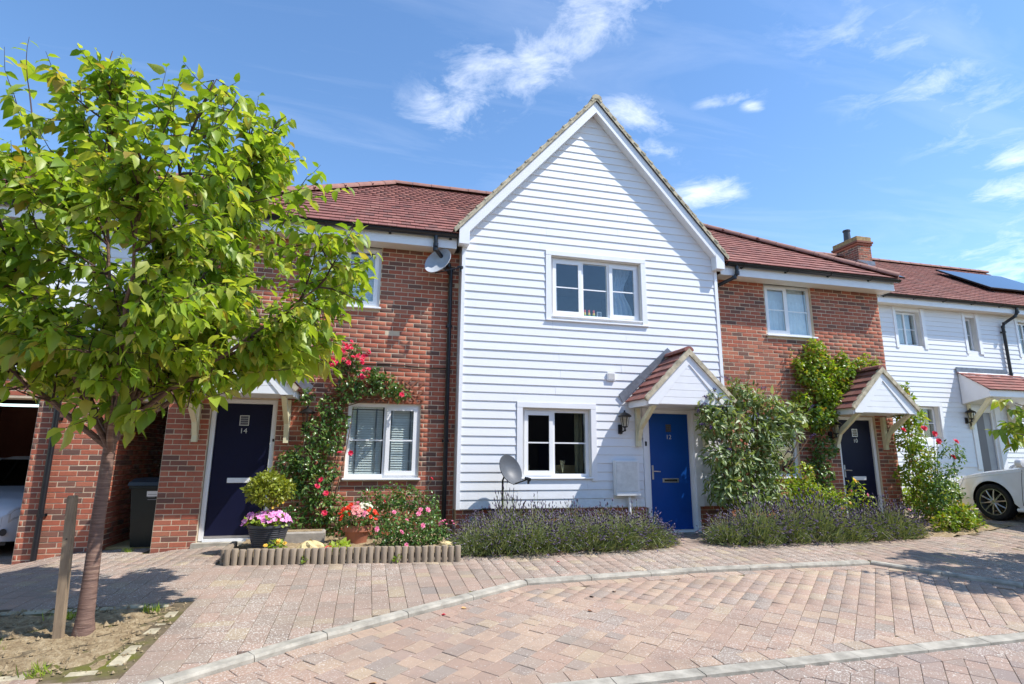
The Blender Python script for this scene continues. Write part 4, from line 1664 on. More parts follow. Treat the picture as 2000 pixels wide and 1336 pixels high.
part('door_frame', MB().box(14.42, 14.485, Y8 + .04, Y8 + .12, .62, 2.58).box(15.055, 15.12, Y8 + .04, Y8 + .12, .62, 2.58).box(14.485, 15.055, Y8 + .042, Y8 + .118, 2.515, 2.58), M['upvc'], d8)
part('door_trim', MB().box(14.26, 14.41, Y8 - .012, Y8 + .03, 1.0, 2.64, .003), M['fascia'], h8)
part('door_trim', MB().box(15.13, 15.30, Y8 - .012, Y8 + .03, 1.0, 2.64, .003), M['fascia'], h8)
part('plinth', MB().box(9.0, 14.25, Y8 + .03, Y8 + .2, -.1, 1.06), M['brick'], h8)
part('fascia', MB().box(9.05, 20, Y8 - .27, Y8 - .25, 5.30, 5.50), M['fascia'], h8)
part('soffit', MB().box(9.05, 20, Y8 - .249, Y8 + .05, 5.31, 5.325), M['soffit'], h8)
gutter(h8, 9.2, 20.2, Y8 - .33, 5.505)
S8 = (7.97 - 5.52) / (5.9 - 2.35)
t8 = math.atan(S8)
dk = MB().add([(9.0, 2.35, 5.51), (20.4, 2.35, 5.51), (20.4, 5.9, 7.96), (9.0, 5.9, 7.96), (20.4, 9.45, 5.51), (9.0, 9.45, 5.51)], [(0, 1, 2, 3), (3, 2, 4, 5), (0, 3, 5), (1, 4, 2), (0, 5, 4, 1)])
rf8 = part('roof', dk, M['tile'], h8)
tiles(rf8, (0, 2.325, 5.51), (0, math.cos(t8), math.sin(t8)), (0, -math.sin(t8), math.cos(t8)), 9.2, 20.3, 4.28, .195, .165, None, 0)
ridge(rf8, (9.1, 5.9, 8.0), (20.4, 5.9, 8.0), .11, .45)
downpipe(h8, [(16.12, Y8 - .33, 5.45), (16.12, Y8 - .33, 5.33), (16.08, Y8 - .28, 5.22), (15.92, Y8 - .09, 5.05), (15.89, Y8 - .06, 4.95), (15.89, Y8 - .06, 3.2)], .04, [(15.89, Y8 - .06, 4.8, Y8), (15.89, Y8 - .06, 3.6, Y8)])
# chimney
M['oldbrick'] = plain('lichened_brick', (.36, .25, .12), .9, .4, 12, .5, 60)
ch = part('chimney', MB().box(13.944, 14.476, 5.224, 6.176, 7.2, 8.44), M['mortar'], h8)
bricks(ch, 13.94, 14.48, 7.24, 8.20, (0, 5.22, 0), 0, (), 40)
bricks(ch, -6.18, -5.22, 7.24, 8.20, (13.94, 0, 0), -math.pi / 2, (), 40)
for (e, za, zb, mt) in ((.03, 8.19, 8.265, 'brick'), (.06, 8.265, 8.34, 'brick'), (.02, 8.34, 8.50, 'oldbrick')):
    part('corbel', MB().box(13.94 - e, 14.48 + e, 5.22 - e, 6.18 + e, za, zb - .004, .006), M[mt], ch)
part('chimney_pot', MB().lathe([(.115, 8.49), (.105, 8.7), (.10, 8.86), (.12, 8.87), (.12, 8.92), (.09, 8.92), (.09, 8.7)], (14.12, 5.75, 0), 16), M['potgrey'], ch, True)
part('lead_apron', MB().add([(13.86, 5.20, 7.42), (14.56, 5.20, 7.42), (14.56, 5.205, 7.66), (13.86, 5.205, 7.66), (13.8, 5.0, 7.36), (14.6, 5.0, 7.36)], [(0, 1, 2, 3), (4, 5, 1, 0)]), M['lead'], ch)
# lean-to canopy over its door
cn8 = part('porch_canopy', MB().prism([(Y8 - .02, 3.60), (Y8 - .02, 2.72), (Y8 - .10, 2.74), (Y8 - .45, 2.80), (Y8 - .74, 2.86), (Y8 - .74, 3.03)], 'x', 14.03, 16.2), M['fascia'], h8)
ct = math.atan2(.57, .80)
tiles(cn8, (0, Y8 - .80, 3.02), (0, math.cos(ct), math.sin(ct)), (0, -math.sin(ct), math.cos(ct)), 13.98, 16.2, .95, .16, .225, None, 60, None, .02)
part('lead_flashing', MB().box(13.98, 15.75, Y8 - .035, Y8 - .012, 3.56, 3.72), M['lead'], cn8)
for bx in (14.2, 15.6):
    part('bracket_brace', MB().prism([(Y8 - .03, 2.10), (Y8 - .03, 2.24), (Y8 - .55, 2.83), (Y8 - .68, 2.83)], 'x', bx - .035, bx + .035), M['cream'], cn8)
    part('bracket_post', MB().box(bx - .035, bx + .035, Y8 - .075, Y8 - .013, 2.05, 2.72), M['cream'], cn8)

# solar panels on its roof
def panel(x0, x1, y0, y1, off, label):
    def P(x, y, o):
        return (x, y - o * math.sin(t8), 5.52 + S8 * (y - 2.35) + o * math.cos(t8))
    t = thing('solar_panel', label, 'solar panel', P(x0, y0, .03), 'solar panels')
    m = MB()
    V = [P(x, y, o) for o in (off, off + .045) for x, y in ((x0, y0), (x1, y0), (x1, y1), (x0, y1))]
    m.add(V, [(3, 2, 1, 0), (4, 5, 6, 7), (0, 1, 5, 4), (1, 2, 6, 5), (2, 3, 7, 6), (3, 0, 4, 7)])
    part('frame', m, M['dark'], t)
    e = .03
    V = [P(x, y, off + .047) for x, y in ((x0 + e, y0 + e), (x1 - e, y0 + e), (x1 - e, y1 - e), (x0 + e, y1 - e))]
    part('glass', MB().add(V, [(0, 1, 2, 3)]), M['solar'], t)
    for x in (x0 + .15, (x0 + x1) / 2, x1 - .15):
        b = MB()
        b.tube([P(x, y0 + .1, .02), P(x, y0 + .1, off)], .02, 6)
        b.tube([P(x, y0 - .05, .035), P(x, y1, .035)], .016, 6)
        part('mount', b, M['dark'], t)


panel(16.72, 19.6, 3.42, 5.0, .12, 'raised solar panel high on the tiled roof at the right edge')
panel(12.35, 13.72, 3.62, 5.15, .10, 'solar panel on the tiled roof just left of the chimney')

# ------------------------------------------------------------------ carport house on the far left
hc = thing('carport_house', 'brick and white boarded house over a dark carport, behind the street tree', 'house', (-7, .6, -.2))
YC = .6
wc = part('wall', wall_holes(-10, -4.236, -.5, 2.36, YC + .004, YC + .34, [(-9.3, -6.0, -.6, 2.04), (-4.995, -4.236, -.6, 2.04)]), M['mortar'], hc)
bricks(wc, -10, -4.236, -.33, 2.36, (0, YC, 0), 0, [(-9.3, -6.0, -.6, 2.02), (-4.995, -4.236, -.6, 2.02)], 200)
sw = part('passage_wall', MB().box(-5.3, -5.004, YC + .341, 6.2, -.5, 2.3), M['mortar'], hc)
bricks(sw, .605, 6.0, -.33, 2.04, (-4.990, 0, 0), math.pi / 2, (), 60)
part('carport_wall', MB().box(-10, -9.4, YC + .341, 6.4, -.5, 2.3).box(-9.4, -5.31, 6.2, 6.4, -.5, 2.3), M['brick'], hc)
part('carport_ceiling', MB().box(-9.4, -4.24, YC + .341, 6.2, 2.36, 2.5), M['room'], hc)
part('upper_wall', MB().box(-10, -4.24, YC - .02, 6.4, 2.38, 4.72), M['fascia'], hc)
z = 2.40
while z < 4.68:
    m = MB().add([(-10, YC - .045, z), (-4.24, YC - .045, z), (-4.24, YC - .022, z), (-10, YC - .022, z), (-10, YC - .030, z + .155), (-4.24, YC - .030, z + .155), (-4.24, YC - .0215, z + .155), (-10, YC - .0215, z + .155)],
                 [(3, 2, 1, 0), (4, 5, 6, 7), (0, 1, 5, 4), (2, 3, 7, 6), (1, 2, 6, 5), (3, 0, 4, 7)])
    part('weatherboard', m, M['board'], hc)
    z += E12
dk = MB().add([(-10.3, .32, 4.92), (-3.0, .32, 4.92), (-3.0, 4.0, 7.24), (-10.3, 4.0, 7.24), (-3.0, 7.7, 4.92), (-10.3, 7.7, 4.92)], [(0, 1, 2, 3), (3, 2, 4, 5), (0, 3, 5), (1, 4, 2), (0, 5, 4, 1)])
rfc = part('roof', dk, M['tile'], hc)
tc_ = math.atan2(2.32, 3.68)
tiles(rfc, (0, .29, 4.92), (0, math.cos(tc_), math.sin(tc_)), (0, -math.sin(tc_), math.cos(tc_)), -9.6, -3.4, 4.3, .215, .152, None, 0)
ridge(rfc, (-10.2, 4.0, 7.28), (-3.0, 4.0, 7.28), .11, .45)
part('fascia', MB().box(-10.2, -4.56, .40, .42, 4.69, 4.90), M['fascia'], hc)
gutter(hc, -10.2, -4.60, .33, 4.905)
downpipe(hc, [(-5.72, .50, 2.75), (-5.72, .50, 2.5), (-5.72, .535, -.22)], .038, [(-5.72, .535, 1.75, YC - .005), (-5.72, .535, .42, YC - .005)])

# ------------------------------------------------------------------ terrace across the street, behind the viewer (it shows in the panes)
op = thing('brick_terrace', 'long brick terrace across the street, seen only as a reflection in the panes', 'house', (0, -25, 0))
part('wall', MB().box(-26, 24, -25.3, -25, -.3, 5), plain('reflection_dark_brick', (.05, .034, .03), .9), op)  # brick colour darkened so the panes opposite reflect something near black
part('roof', MB().prism([(-24.6, 4.95), (-25.0, 5.0), (-29, 7.9), (-33, 5.0)], 'x', -26.5, 24.5), M['tile'], op)
for i in range(8):
    for zb in (.9, 3.3):
        part('window', MB().box(-24 + i * 6, -22.4 + i * 6, -25.0, -24.96, zb, zb + 1.2), M['upvc'], op)
        part('pane', MB().box(-23.9 + i * 6, -22.5 + i * 6, -24.959, -24.95, zb + .1, zb + 1.1), M['solar'], op)
    part('door', MB().box(-21 + i * 6, -20.1 + i * 6, -25.0, -24.96, 0, 2.05), M['navy'], op)
# ------------------------------------------------------------------ things about the houses
# half-log edging of the flower bed
ed = thing('log_edging', 'low edging of upright half logs around the flower bed', 'edging', (-1.55, -1.40, 0))
for i, x in enumerate(np.arange(-2.90, -.16, .0815)):
    r = .039 + rng.normal(0, .001)
    h = .165 + rng.normal(0, .004)
    y = -1.37 - .088 * (x + 2.9) + rng.normal(0, .002)
    part('log', MB().lathe([(r * .98, -.06), (r, .02), (r, h - .008), (r * .9, h)], (x, y, 0), 10), M['log'], ed, True)
for i in range(9):
    y = -1.29 + i * .0815
    r = .037
    part('log', MB().lathe([(r, -.04), (r, .15), (r * .9, .158)], (-2.955 - i * .003, y, 0), 10), M['log'], ed, True)

# satellite dishes
def dish(name, label, c, n, rad, pole, arm, mat):
    t = thing(name, label, 'satellite dish', pole[0], 'satellite dishes')
    n = Vector(n).normalized()
    q = n.to_track_quat('Z', 'Y').to_matrix()
    m = MB()
    rings, seg = 7, 28
    for side in (0, 1):
        for i in range(rings + 1):
            r = rad * i / rings
            for k in range(seg):
                a = 2 * math.pi * k / seg
                p = Vector((r * math.cos(a) * .92, r * math.sin(a) * 1.06, .42 * r * r / rad - side * .008 - (.006 if i == rings and side else 0)))
                m.v.append(tuple(Vector(c) + q @ p))
    o2 = (rings + 1) * seg
    for i in range(rings):
        for k in range(seg):
            k2 = (k + 1) % seg
            m.f.append((i * seg + k, i * seg + k2, (i + 1) * seg + k2, (i + 1) * seg + k))
            m.f.append((o2 + i * seg + k, o2 + (i + 1) * seg + k, o2 + (i + 1) * seg + k2, o2 + i * seg + k2))
    for k in range(seg):
        k2 = (k + 1) % seg
        m.f.append((rings * seg + k, rings * seg + k2, o2 + rings * seg + k2, o2 + rings * seg + k))
    part('reflector', m, mat, t, True)
    low = Vector(c) + q @ Vector((0, -rad * .98, .36 * rad))
    head = Vector(arm)
    part('arm', MB().tube([low - n * .03, head], .010, 8), M['black'], t, True)
    hd = MB().tube([head + (Vector(c) - head).normalized() * -.03, head + (Vector(c) - head).normalized() * .06], [.028, .022], 10)
    hd.tube([head, head + Vector((0, 0, -.07))], .017, 8)
    part('receiver', hd, M['black'], t, True)
    part('pole', MB().tube(pole, .016, 10), M['dark'], t, True)
    part('back_bracket', MB().tube([Vector(c) - n * .01, Vector(pole[-1])], .024, 8), M['dark'], t, True)
    return t


dish('satellite_dish', 'grey satellite dish high on the brick wall beside the downpipe', (-.36, .02, 4.40), (-.50, -.66, .40), .255, [(-.16, .265, 4.30), (-.20, .14, 4.30), (-.24, .10, 4.34)], (-.05, -.22, 4.30), plain('pale_grey_dish', (.40, .43, .47), .45, .1, 14))
dish('satellite_dish', 'grey satellite dish on a pole low in front of the white boards', (.74, -.30, 1.03), (.42, -.78, .42), .23, [(.69, -.22, 0), (.69, -.22, .90), (.72, -.24, .98)], (.99, -.62, .93), plain('dark_grey_dish', (.095, .105, .12), .5, .15, 14))

# wall lanterns
def lantern(label, x, yw, zt, s=1.0):
    t = thing('wall_lantern', label, 'lantern', (x, yw, zt - .42 * s), 'wall lanterns')
    b = MB().lathe([(.012, 0), (.042, .006), (.045, .02), (.03, .03)], (x - .03, yw - .032, zt - .33 * s), 10, 'y')
    b = MB().box(x - .075, x - .005, yw - .03, yw - .002, zt - .40 * s, zt - .24 * s, .008)
    part('backplate', b, M['iron'], t)
    part('arm', MB().tube([(x - .04, yw - .02, zt - .34 * s), (x - .035, yw - .07, zt - .37 * s), (x, yw - .115, zt - .345 * s), (x, yw - .12, zt - .29 * s)], .011, 8), M['iron'], t, True)
    cx, cy = x, yw - .12
    cage = MB()
    for k in range(6):
        a = 2 * math.pi * (k + .5) / 6
        cage.tube([(cx + .048 * s * math.cos(a), cy + .048 * s * math.sin(a), zt - .28 * s), (cx + .082 * s * math.cos(a), cy + .082 * s * math.sin(a), zt - .10 * s)], .0045, 5)
    cage.lathe([(.02, zt - .30 * s), (.052 * s, zt - .285 * s), (.052 * s, zt - .275 * s), (.03, zt - .27 * s)], (cx, cy, 0), 12)
    cage.lathe([(.012, zt - .36 * s), (.02, zt - .34 * s), (.012, zt - .31 * s), (.03, zt - .285 * s)], (cx, cy, 0), 10)
    part('cage', cage, M['iron'], t, True)
    part('lamp_glass', MB().lathe([(.044 * s, zt - .275 * s), (.078 * s, zt - .105 * s)], (cx, cy, 0), 6), M['lampglass'], t)
    part('cap', MB().lathe([(.112 * s, zt - .115 * s), (.118 * s, zt - .10 * s), (.09 * s, zt - .075 * s), (.05 * s, zt - .05 * s), (.018, zt - .035 * s), (.014, zt - .02 * s), (.018, zt - .012 * s), (.004, zt)], (cx, cy, 0), 14), M['iron'], t, True)


lantern('black coach lantern on the white boards left of the blue door', 2.83, 0, 2.05)
lantern('black coach lantern on red brick between navy door and climbing rose', -2.29, .28, 2.0)
lantern('black coach lantern half hidden in creeper left of the navy door on the right', 7.40, .28, 2.02)
lantern('black coach lantern on the far white house beside the grey door', 14.12, 2.7, 2.60)

# meter box on the white boards
mb_ = thing('meter_box', 'white electricity meter box low on the white boards by the blue door', 'meter box', (2.85, -.06, .62))
part('case', MB().box(2.64, 3.07, -.105, -.004, .64, 1.21, .006), M['upvc'], mb_)
part('cover', MB().box(2.655, 3.035, -.118, -.106, .70, 1.19, .006), plain('grubby_white_plastic', (.70, .70, .68), .5, .16, 9), mb_)
part('bottom_lip', MB().box(2.65, 3.08, -.125, -.106, .635, .695, .008), M['upvc'], mb_)
part('conduit', MB().tube([(2.90, -.055, .63), (2.90, -.055, 0)], .024, 10), M['upvc'], mb_, True)
solo('doorbell', MB().box(3.245, 3.272, -.03, -.0125, 1.455, 1.53, .004), M['black'], 'small black doorbell on the white trim by the blue door', 'doorbell')
solo('doorbell', MB().box(-2.775, -2.752, .31, .325, 1.46, 1.50, .003), M['black'], 'tiny black doorbell on the frame of door 14', 'doorbell')
# grey socket box with cable at the foot of the white wall
jb = thing('junction_box', 'small grey-blue outdoor socket box low at the left foot of the white house', 'socket box', (.3, .03, .2))
part('case', MB().box(.22, .37, -.01, .064, .22, .34, .006), plain('blue_grey_plastic', (.20, .25, .30), .5), jb)
part('hose', MB().tube([(.29, -.015, .33), (.31, -.04, .42), (.42, -.05, .46), (.6, -.05, .45)], .014, 8), M['dark'], jb, True)
part('pipe', MB().tube([(.33, .02, .22), (.33, .02, 0)], .03, 8), M['dark'], jb, True)

# cable across the brickwork
cb = MB()
pts = [(-2.5 + .2 * i, .268, 2.735 - .05 * i / 12 + .012 * math.sin(i * 1.1)) for i in range(13)]
solo('wall_cable', cb.tube(pts, .008, 6), M['cable'], 'thin dark cable strung across the brick wall above the climbing rose', 'cable')

# trellis fan over the window
tr = thing('trellis', 'red-brown diamond trellis fixed to the brick above the window', 'trellis', (-1.3, .26, 2.08))
for i in range(13):
    for sg in (-1, 1):
        x = -2.05 + i * .13
        a, b = (x, 2.09), (x + sg * .40, 2.49)
        if sg < 0:
            a, b = (x + .0, 2.09), (x - .40, 2.49)
        # clip to the panel
        def cut(p, q):
            (x0, z0), (x1, z1) = p, q
            for lo, hi in ((-2.06, -.53),):
                if max(x0, x1) < lo or min(x0, x1) > hi:
                    return None
                f = lambda xx: z0 + (z1 - z0) * (xx - x0) / (x1 - x0)
                pa = (min(max(x0, lo), hi), f(min(max(x0, lo), hi)))
                pb = (min(max(x1, lo), hi), f(min(max(x1, lo), hi)))
                return pa, pb
        c_ = cut(a, b)
        if c_ and abs(c_[0][0] - c_[1][0]) > .03:
            (x0, z0), (x1, z1) = c_
            d = Vector((x1 - x0, 0, z1 - z0)).normalized()
            n = Vector((-d.z, 0, d.x)) * .012
            y0 = .262 if sg > 0 else .249
            P = [Vector((x0, 0, z0)) - n, Vector((x1, 0, z1)) - n, Vector((x1, 0, z1)) + n, Vector((x0, 0, z0)) + n]
            part('slat', MB().prism([(p.x, p.z) for p in P], 'y', y0, y0 + .012), M['trellis'], tr)

# pots, rocks, trough
pt = thing('plant_pot', 'ribbed dark grey pot of pink petunias and a clipped lime shrub', 'plant pot', (-2.56, -.78, .05))
prof = [(.155, .03), (.175, .06)]
z = .06
while z < .33:
    r = .175 + (z - .06) * .27
    prof += [(r + .006, z + .006), (r + .006, z + .016), (r, z + .022)]
    z += .026
prof += [(.262, .335), (.262, .365), (.235, .365), (.22, .31), (0.01, .30)]
part('pot', MB().lathe(prof, (-2.56, -.78, .02), 32), M['potgrey'], pt, True)
POT1 = (-2.56, -.78, .36)
pt2 = thing('plant_pot', 'terracotta pot of red and salmon begonias under the window', 'plant pot', (-1.45, -.62, .05))
part('pot', MB().lathe([(.12, .02), (.165, .22), (.168, .225), (.195, .225), (.20, .30), (.175, .30), (.16, .25), (.01, .24)], (-1.45, -.62, .03), 28), M['terra'], pt2, True)
POT2 = (-1.45, -.62, .33)
tg = thing('stone_trough', 'weathered grey stone trough behind the flower bed edging', 'trough', (-2.15, -.35, .08))
part('body', MB().box(-2.46, -1.88, -.52, -.22, .06, .24, .02), M['trough'], tg)
part('soil_fill', MB().box(-2.42, -1.92, -.48, -.26, .238, .245), M['soil'], tg)


def rock(name, label, c, s, seed):
    r_ = np.random.default_rng(seed)
    m = MB()
    n, k = 7, 12
    for i in range(n + 1):
        ph = math.pi * i / n
        for j in range(k):
            a = 2 * math.pi * j / k
            q = 1 + r_.normal(0, .10)
            m.v.append((c[0] + s[0] * q * math.sin(ph) * math.cos(a), c[1] + s[1] * q * math.sin(ph) * math.sin(a), c[2] + s[2] * (.9 * math.cos(ph) + r_.normal(0, .05))))
    for i in range(n):
        for j in range(k):
            m.f.append((i * k + j, (i + 1) * k + j, (i + 1) * k + (j + 1) % k, i * k + (j + 1) % k))
    return solo(name, m, M['rock'], label, 'rock')


rock('rock', 'large yellow limestone rock behind the log edging', (-2.0, -1.10, .09), (.17, .13, .13), 3)
rock('rock', 'small yellow limestone rock at the right end of the flower bed', (-.30, -1.22, .10), (.085, .07, .08), 4)

# tree stake
TX, TY, TZ = -3.60, -3.54, -.137
stk = thing('tree_stake', 'weathered square timber stake beside the street tree', 'stake', (TX, TY, TZ - .1))
V = []
for z, dx, w in ((TZ - .1, 0, .029), (.5, -.035, .029), (.915, -.055, .028), (.93, -.055, .024)):
    V += [(TX + dx - w, TY - w, z), (TX + dx + w, TY - w, z), (TX + dx + w, TY + w, z), (TX + dx - w, TY + w, z)]
F = [(3, 2, 1, 0), (12, 13, 14, 15)] + [(l * 4 + i, l * 4 + (i + 1) % 4, l * 4 + 4 + (i + 1) % 4, l * 4 + 4 + i) for l in range(3) for i in range(4)]
part('post', MB().add(V, F), M['stake'], stk)
part('nail', MB().lathe([(.006, 0), (.006, .003)], (TX - .04, TY - .033, .60), 8, 'y'), M['dark'], stk)

# wheelie bin in the passage
bn = thing('wheelie_bin', 'dark wheelie bin with white sticker standing in the passage', 'bin', (-4.5, .98, -.08))
zb = -.075
m = MB()
for z, x0, x1, y0, y1 in ((zb, -4.66, -4.29, .80, 1.22), (zb + .12, -4.67, -4.28, .785, 1.24), (zb + .88, -4.715, -4.255, .70, 1.27)):
    m.v += [(x0, y0, z), (x1, y0, z), (x1, y1, z), (x0, y1, z)]
m.f += [(3, 2, 1, 0), (8, 9, 10, 11)] + [(l * 4 + i, l * 4 + (i + 1) % 4, l * 4 + 4 + (i + 1) % 4, l * 4 + 4 + i) for l in range(2) for i in range(4)]
part('body', m, M['bin'], bn)
lid = MB().add([(-4.75, .66, zb + .88), (-4.245, .66, zb + .88), (-4.245, 1.30, zb + .90), (-4.75, 1.30, zb + .90), (-4.74, .67, zb + .93), (-4.25, .67, zb + .93), (-4.26, 1.28, zb + .985), (-4.73, 1.28, zb + .985), (-4.70, .78, zb + .985), (-4.29, .78, zb + .985)],
               [(3, 2, 1, 0), (0, 1, 5, 4), (1, 2, 6, 5), (2, 3, 7, 6), (3, 0, 4, 7), (4, 5, 9, 8), (8, 9, 6, 7), (5, 6, 9), (4, 8, 7)])
part('lid', lid, M['binlid'], bn)
part('rim', MB().box(-4.735, -4.25, .68, 1.28, zb + .835, zb + .878, .006), M['bin'], bn)
part('handle', MB().tube([(-4.7, 1.33, zb + .93), (-4.3, 1.33, zb + .93)], .014, 8), M['bin'], bn, True)
for x in (-4.68, -4.28):
    part('wheel', MB().lathe([(.02, -.02), (.095, -.02), (.1, 0), (.095, .02), (.02, .02)], (x, 1.22, zb + .10), 16, 'x'), M['tyre'], bn, True)
st = part('sticker', MB().add([(-4.50, .742, zb + .56), (-4.345, .742, zb + .56), (-4.345, .706, zb + .80), (-4.50, .706, zb + .80)], [(0, 1, 2, 3)]), M['paper'], bn)
for i in range(5):
    z = zb + .60 + i * .037
    y = .742 - .036 * (z - zb - .56) / .24 - .002
    part('print_line', MB().add([(-4.485, y, z), (-4.37 - .02 * (i % 2), y, z), (-4.37 - .02 * (i % 2), y - .0012, z + .008), (-4.485, y - .0012, z + .008)], [(0, 1, 2, 3)]), M['ink'], st)

# ------------------------------------------------------------------ cars
def car(label, loc, rz, paint, group=None):
    t = thing('parked_car', label, 'car', loc, group, rz)
    L, W = 4.35, 1.80
    wr, ar = .325, .375
    ax = (.86, 3.47)

    def zup(x):   # bonnet / belt line
        return float(np.interp(x, [0, .04, .12, .3, .7, 1.2, 1.45, 2.2, 3.4, 4.0, 4.25, 4.35], [.50, .60, .70, .765, .84, .905, .935, .95, .97, .96, .90, .70]))

    def zlow(x):
        z = float(np.interp(x, [0, .05, .3, 4.1, 4.3, 4.35], [.30, .23, .20, .20, .28, .34]))
        for a in ax:
            if abs(x - a) < ar:
                z = max(z, wr + math.sqrt(ar * ar - (x - a) ** 2) * 1.0)
        return z

    def yside(x, z):
        plan = float(np.interp(x, [0, .05, .15, .35, .7, 1.2, 3.4, 4.0, 4.25, 4.35], [.42, .60, .72, .82, .875, .895, .90, .86, .78, .60]))
        hb = zup(x)
        tu = max(0, (z - .62)) / max(.05, hb - .62)
        b = plan - .045 * tu ** 2 - .05 * max(0, (.42 - z) / .25) ** 2
        fl = 0
        for a in ax:
            d = math.hypot(x - a, z - wr)
            fl = max(fl, .02 * math.exp(-((d - ar) / .06) ** 2))
        return b + fl
    xs_ = sorted(set([0, .02, .05, .09, .14, .2, .28, .36, 4.05, 4.15, 4.22, 4.28, 4.32, 4.35] + [a + ar * math.sin(k * math.pi / 28) for a in ax for k in range(-14, 15)] + list(np.linspace(.4, 4, 28))))
    nz = 12
    body = MB()
    for sg in (-1, 1):
        n0 = len(body.v)
        for x in xs_:
            a, b = zlow(x), zup(x)
            for j in range(nz):
                z = a + (b - a) * j / (nz - 1)
                body.v.append((x, sg * yside(x, z), z))
        for i in range(len(xs_) - 1):
            for j in range(nz - 1):
                q = (n0 + i * nz + j, n0 + (i + 1) * nz + j, n0 + (i + 1) * nz + j + 1, n0 + i * nz + j + 1)
                body.f.append(q if sg < 0 else q[::-1])
    # bonnet, boot deck, nose: rows across
    ny = 9
    n0 = len(body.v)
    xt = [x for x in xs_]
    for x in xt:
        yb, zb_ = yside(x, zup(x)), zup(x)
        for j in range(ny):
            s_ = -1 + 2 * j / (ny - 1)
            body.v.append((x, s_ * yb, zb_ + .055 * (1 - s_ ** 4) * float(np.interp(x, [0, .3, 4.1, 4.35], [.1, 1, 1, .1]))))
    for i in range(len(xt) - 1):
        for j in range(ny - 1):
            body.f.append((n0 + i * ny + j, n0 + i * ny + j + 1, n0 + (i + 1) * ny + j + 1, n0 + (i + 1) * ny + j)[::-1])
    n0 = len(body.v)
    for x in (0, L):                            # closed nose and tail
        for j in range(nz):
            z = zlow(x) + (zup(x) - zlow(x)) * j / (nz - 1)
            body.v += [(x, -yside(x, z), z), (x, yside(x, z), z)]
        for j in range(nz - 1):
            q = (n0 + 2 * j, n0 + 2 * j + 1, n0 + 2 * j + 3, n0 + 2 * j + 2)
            body.f.append(q[::-1] if x == 0 else q)
        n0 = len(body.v)
    WL[t.name] = (0, 0, 0)
    bo = part('body', body, paint, t, True)
    # greenhouse
    gx = [1.25, 2.02, 3.05, 4.05]
    gz_ = [.955, 1.40, 1.42, .99]
    gy = [.80, .58, .58, .74]
    rf = MB()
    rf.add([(1.95, -.60, 1.385), (3.15, -.60, 1.40), (3.15, .60, 1.40), (1.95, .60, 1.385), (2.1, -.48, 1.44), (3.0, -.48, 1.45), (3.0, .48, 1.45), (2.1, .48, 1.44)],
           [(4, 5, 6, 7), (0, 1, 5, 4), (1, 2, 6, 5), (2, 3, 7, 6), (3, 0, 4, 7), (3, 2, 1, 0)])
    part('roof', rf, paint, t, True)
    gl = MB()
    gl.add([(1.22, -.74, .955), (1.22, .74, .955), (1.96, .58, 1.388), (1.96, -.58, 1.388)], [(0, 3, 2, 1)])
    part('rear_window', MB().add([(3.14, -.58, 1.40), (3.14, .58, 1.40), (4.08, .70, .985), (4.08, -.70, .985)], [(0, 3, 2, 1)]), M['carglass'], t)
    part('windscreen', gl, M['carglass'], t)
    for sg in (-1, 1):
        side = MB().add([(1.42, sg * .825, .965), (3.85, sg * .80, .99), (3.14, sg * .605, 1.385), (1.98, sg * .605, 1.375)], [(0, 1, 2, 3)] if sg < 0 else [(3, 2, 1, 0)])
        part('side_window', side, M['carglass'], t)
        for (p, q, r) in (((1.20, sg * .80, .95), (1.97, sg * .60, 1.392), .028), ((4.05, sg * .76, .98), (3.13, sg * .60, 1.40), .035), ((2.55, sg * .82, .97), (2.55, sg * .605, 1.395), .022), ((1.97, sg * .60, 1.392), (3.13, sg * .60, 1.40), .022)):
            part('pillar', MB().tube([p, q], r, 8), paint, t, True)
        mi = MB().tube([(1.52, sg * .84, .99), (1.50, sg * .93, 1.01)], .02, 8)
        mi.lathe([(.02, -.05), (.07, -.04), (.085, .02), (.07, .06), (.02, .07)], (1.49, sg * 1.0, 1.03), 12, 'x')
        part('mirror', mi, paint, t, True)
        # door cut lines
        for x in (1.36, 2.55, 3.5):
            pts = [(x + .05 * math.sin((z - .3) * 2.2), sg * (yside(x, z) + .0015), z) for z in np.linspace(.30 if x < 3 else .72, zup(x) - .01, 9)]
            part('door_gap', MB().tube(pts, .0045, 5), M['dark'], t)
        pts = [(x, sg * (yside(x, .30) + .002), .30) for x in np.linspace(1.36, 3.0, 8)]
        part('door_gap', MB().tube(pts, .004, 5), M['dark'], t)
        pts = [(x, sg * (yside(x, zup(x) - .055) + .002), zup(x) - .055) for x in np.linspace(.25, 3.9, 30)]
        part('shoulder_line', MB().tube(pts, .006, 5), paint, t, True)
        part('sill', MB().tube([(1.25, sg * .86, .215), (3.08, sg * .865, .215)], .035, 8), paint, t, True)
        for x in (2.30, 3.28):
            part('door_handle', MB().tube([(x, sg * .905, .80), (x + .16, sg * .905, .80)], .012, 8), paint, t, True)
        # headlamp wraps the corner
        hl = MB()
        n0 = 0
        for i, x in enumerate(np.linspace(.035, .30, 8)):
            zt_, zb_ = zup(x) - .02, zup(x) - (.15 if x < .2 else .15 - (x - .2) * 1.1)
            for z in (zb_, zt_):
                hl.v.append((x, sg * (yside(x, z) + .005), z))
        for i in range(7):
            q = (2 * i, 2 * i + 2, 2 * i + 3, 2 * i + 1)
            hl.f.append(q if sg < 0 else q[::-1])
        part('headlight', hl, M['lens'], t, True)
        fg = MB().lathe([(.0, 0), (.045, .004), (.05, .0)], (.028, sg * .60, .36), 12, 'x')
        part('fog_light', fg, M['dark'], t)
        tl = MB()
        for x in np.linspace(4.10, 4.30, 5):
            for z in (.72, .88):
                tl.v.append((x, sg * (yside(x, z) + .004), min(z, zup(x) - .01)))
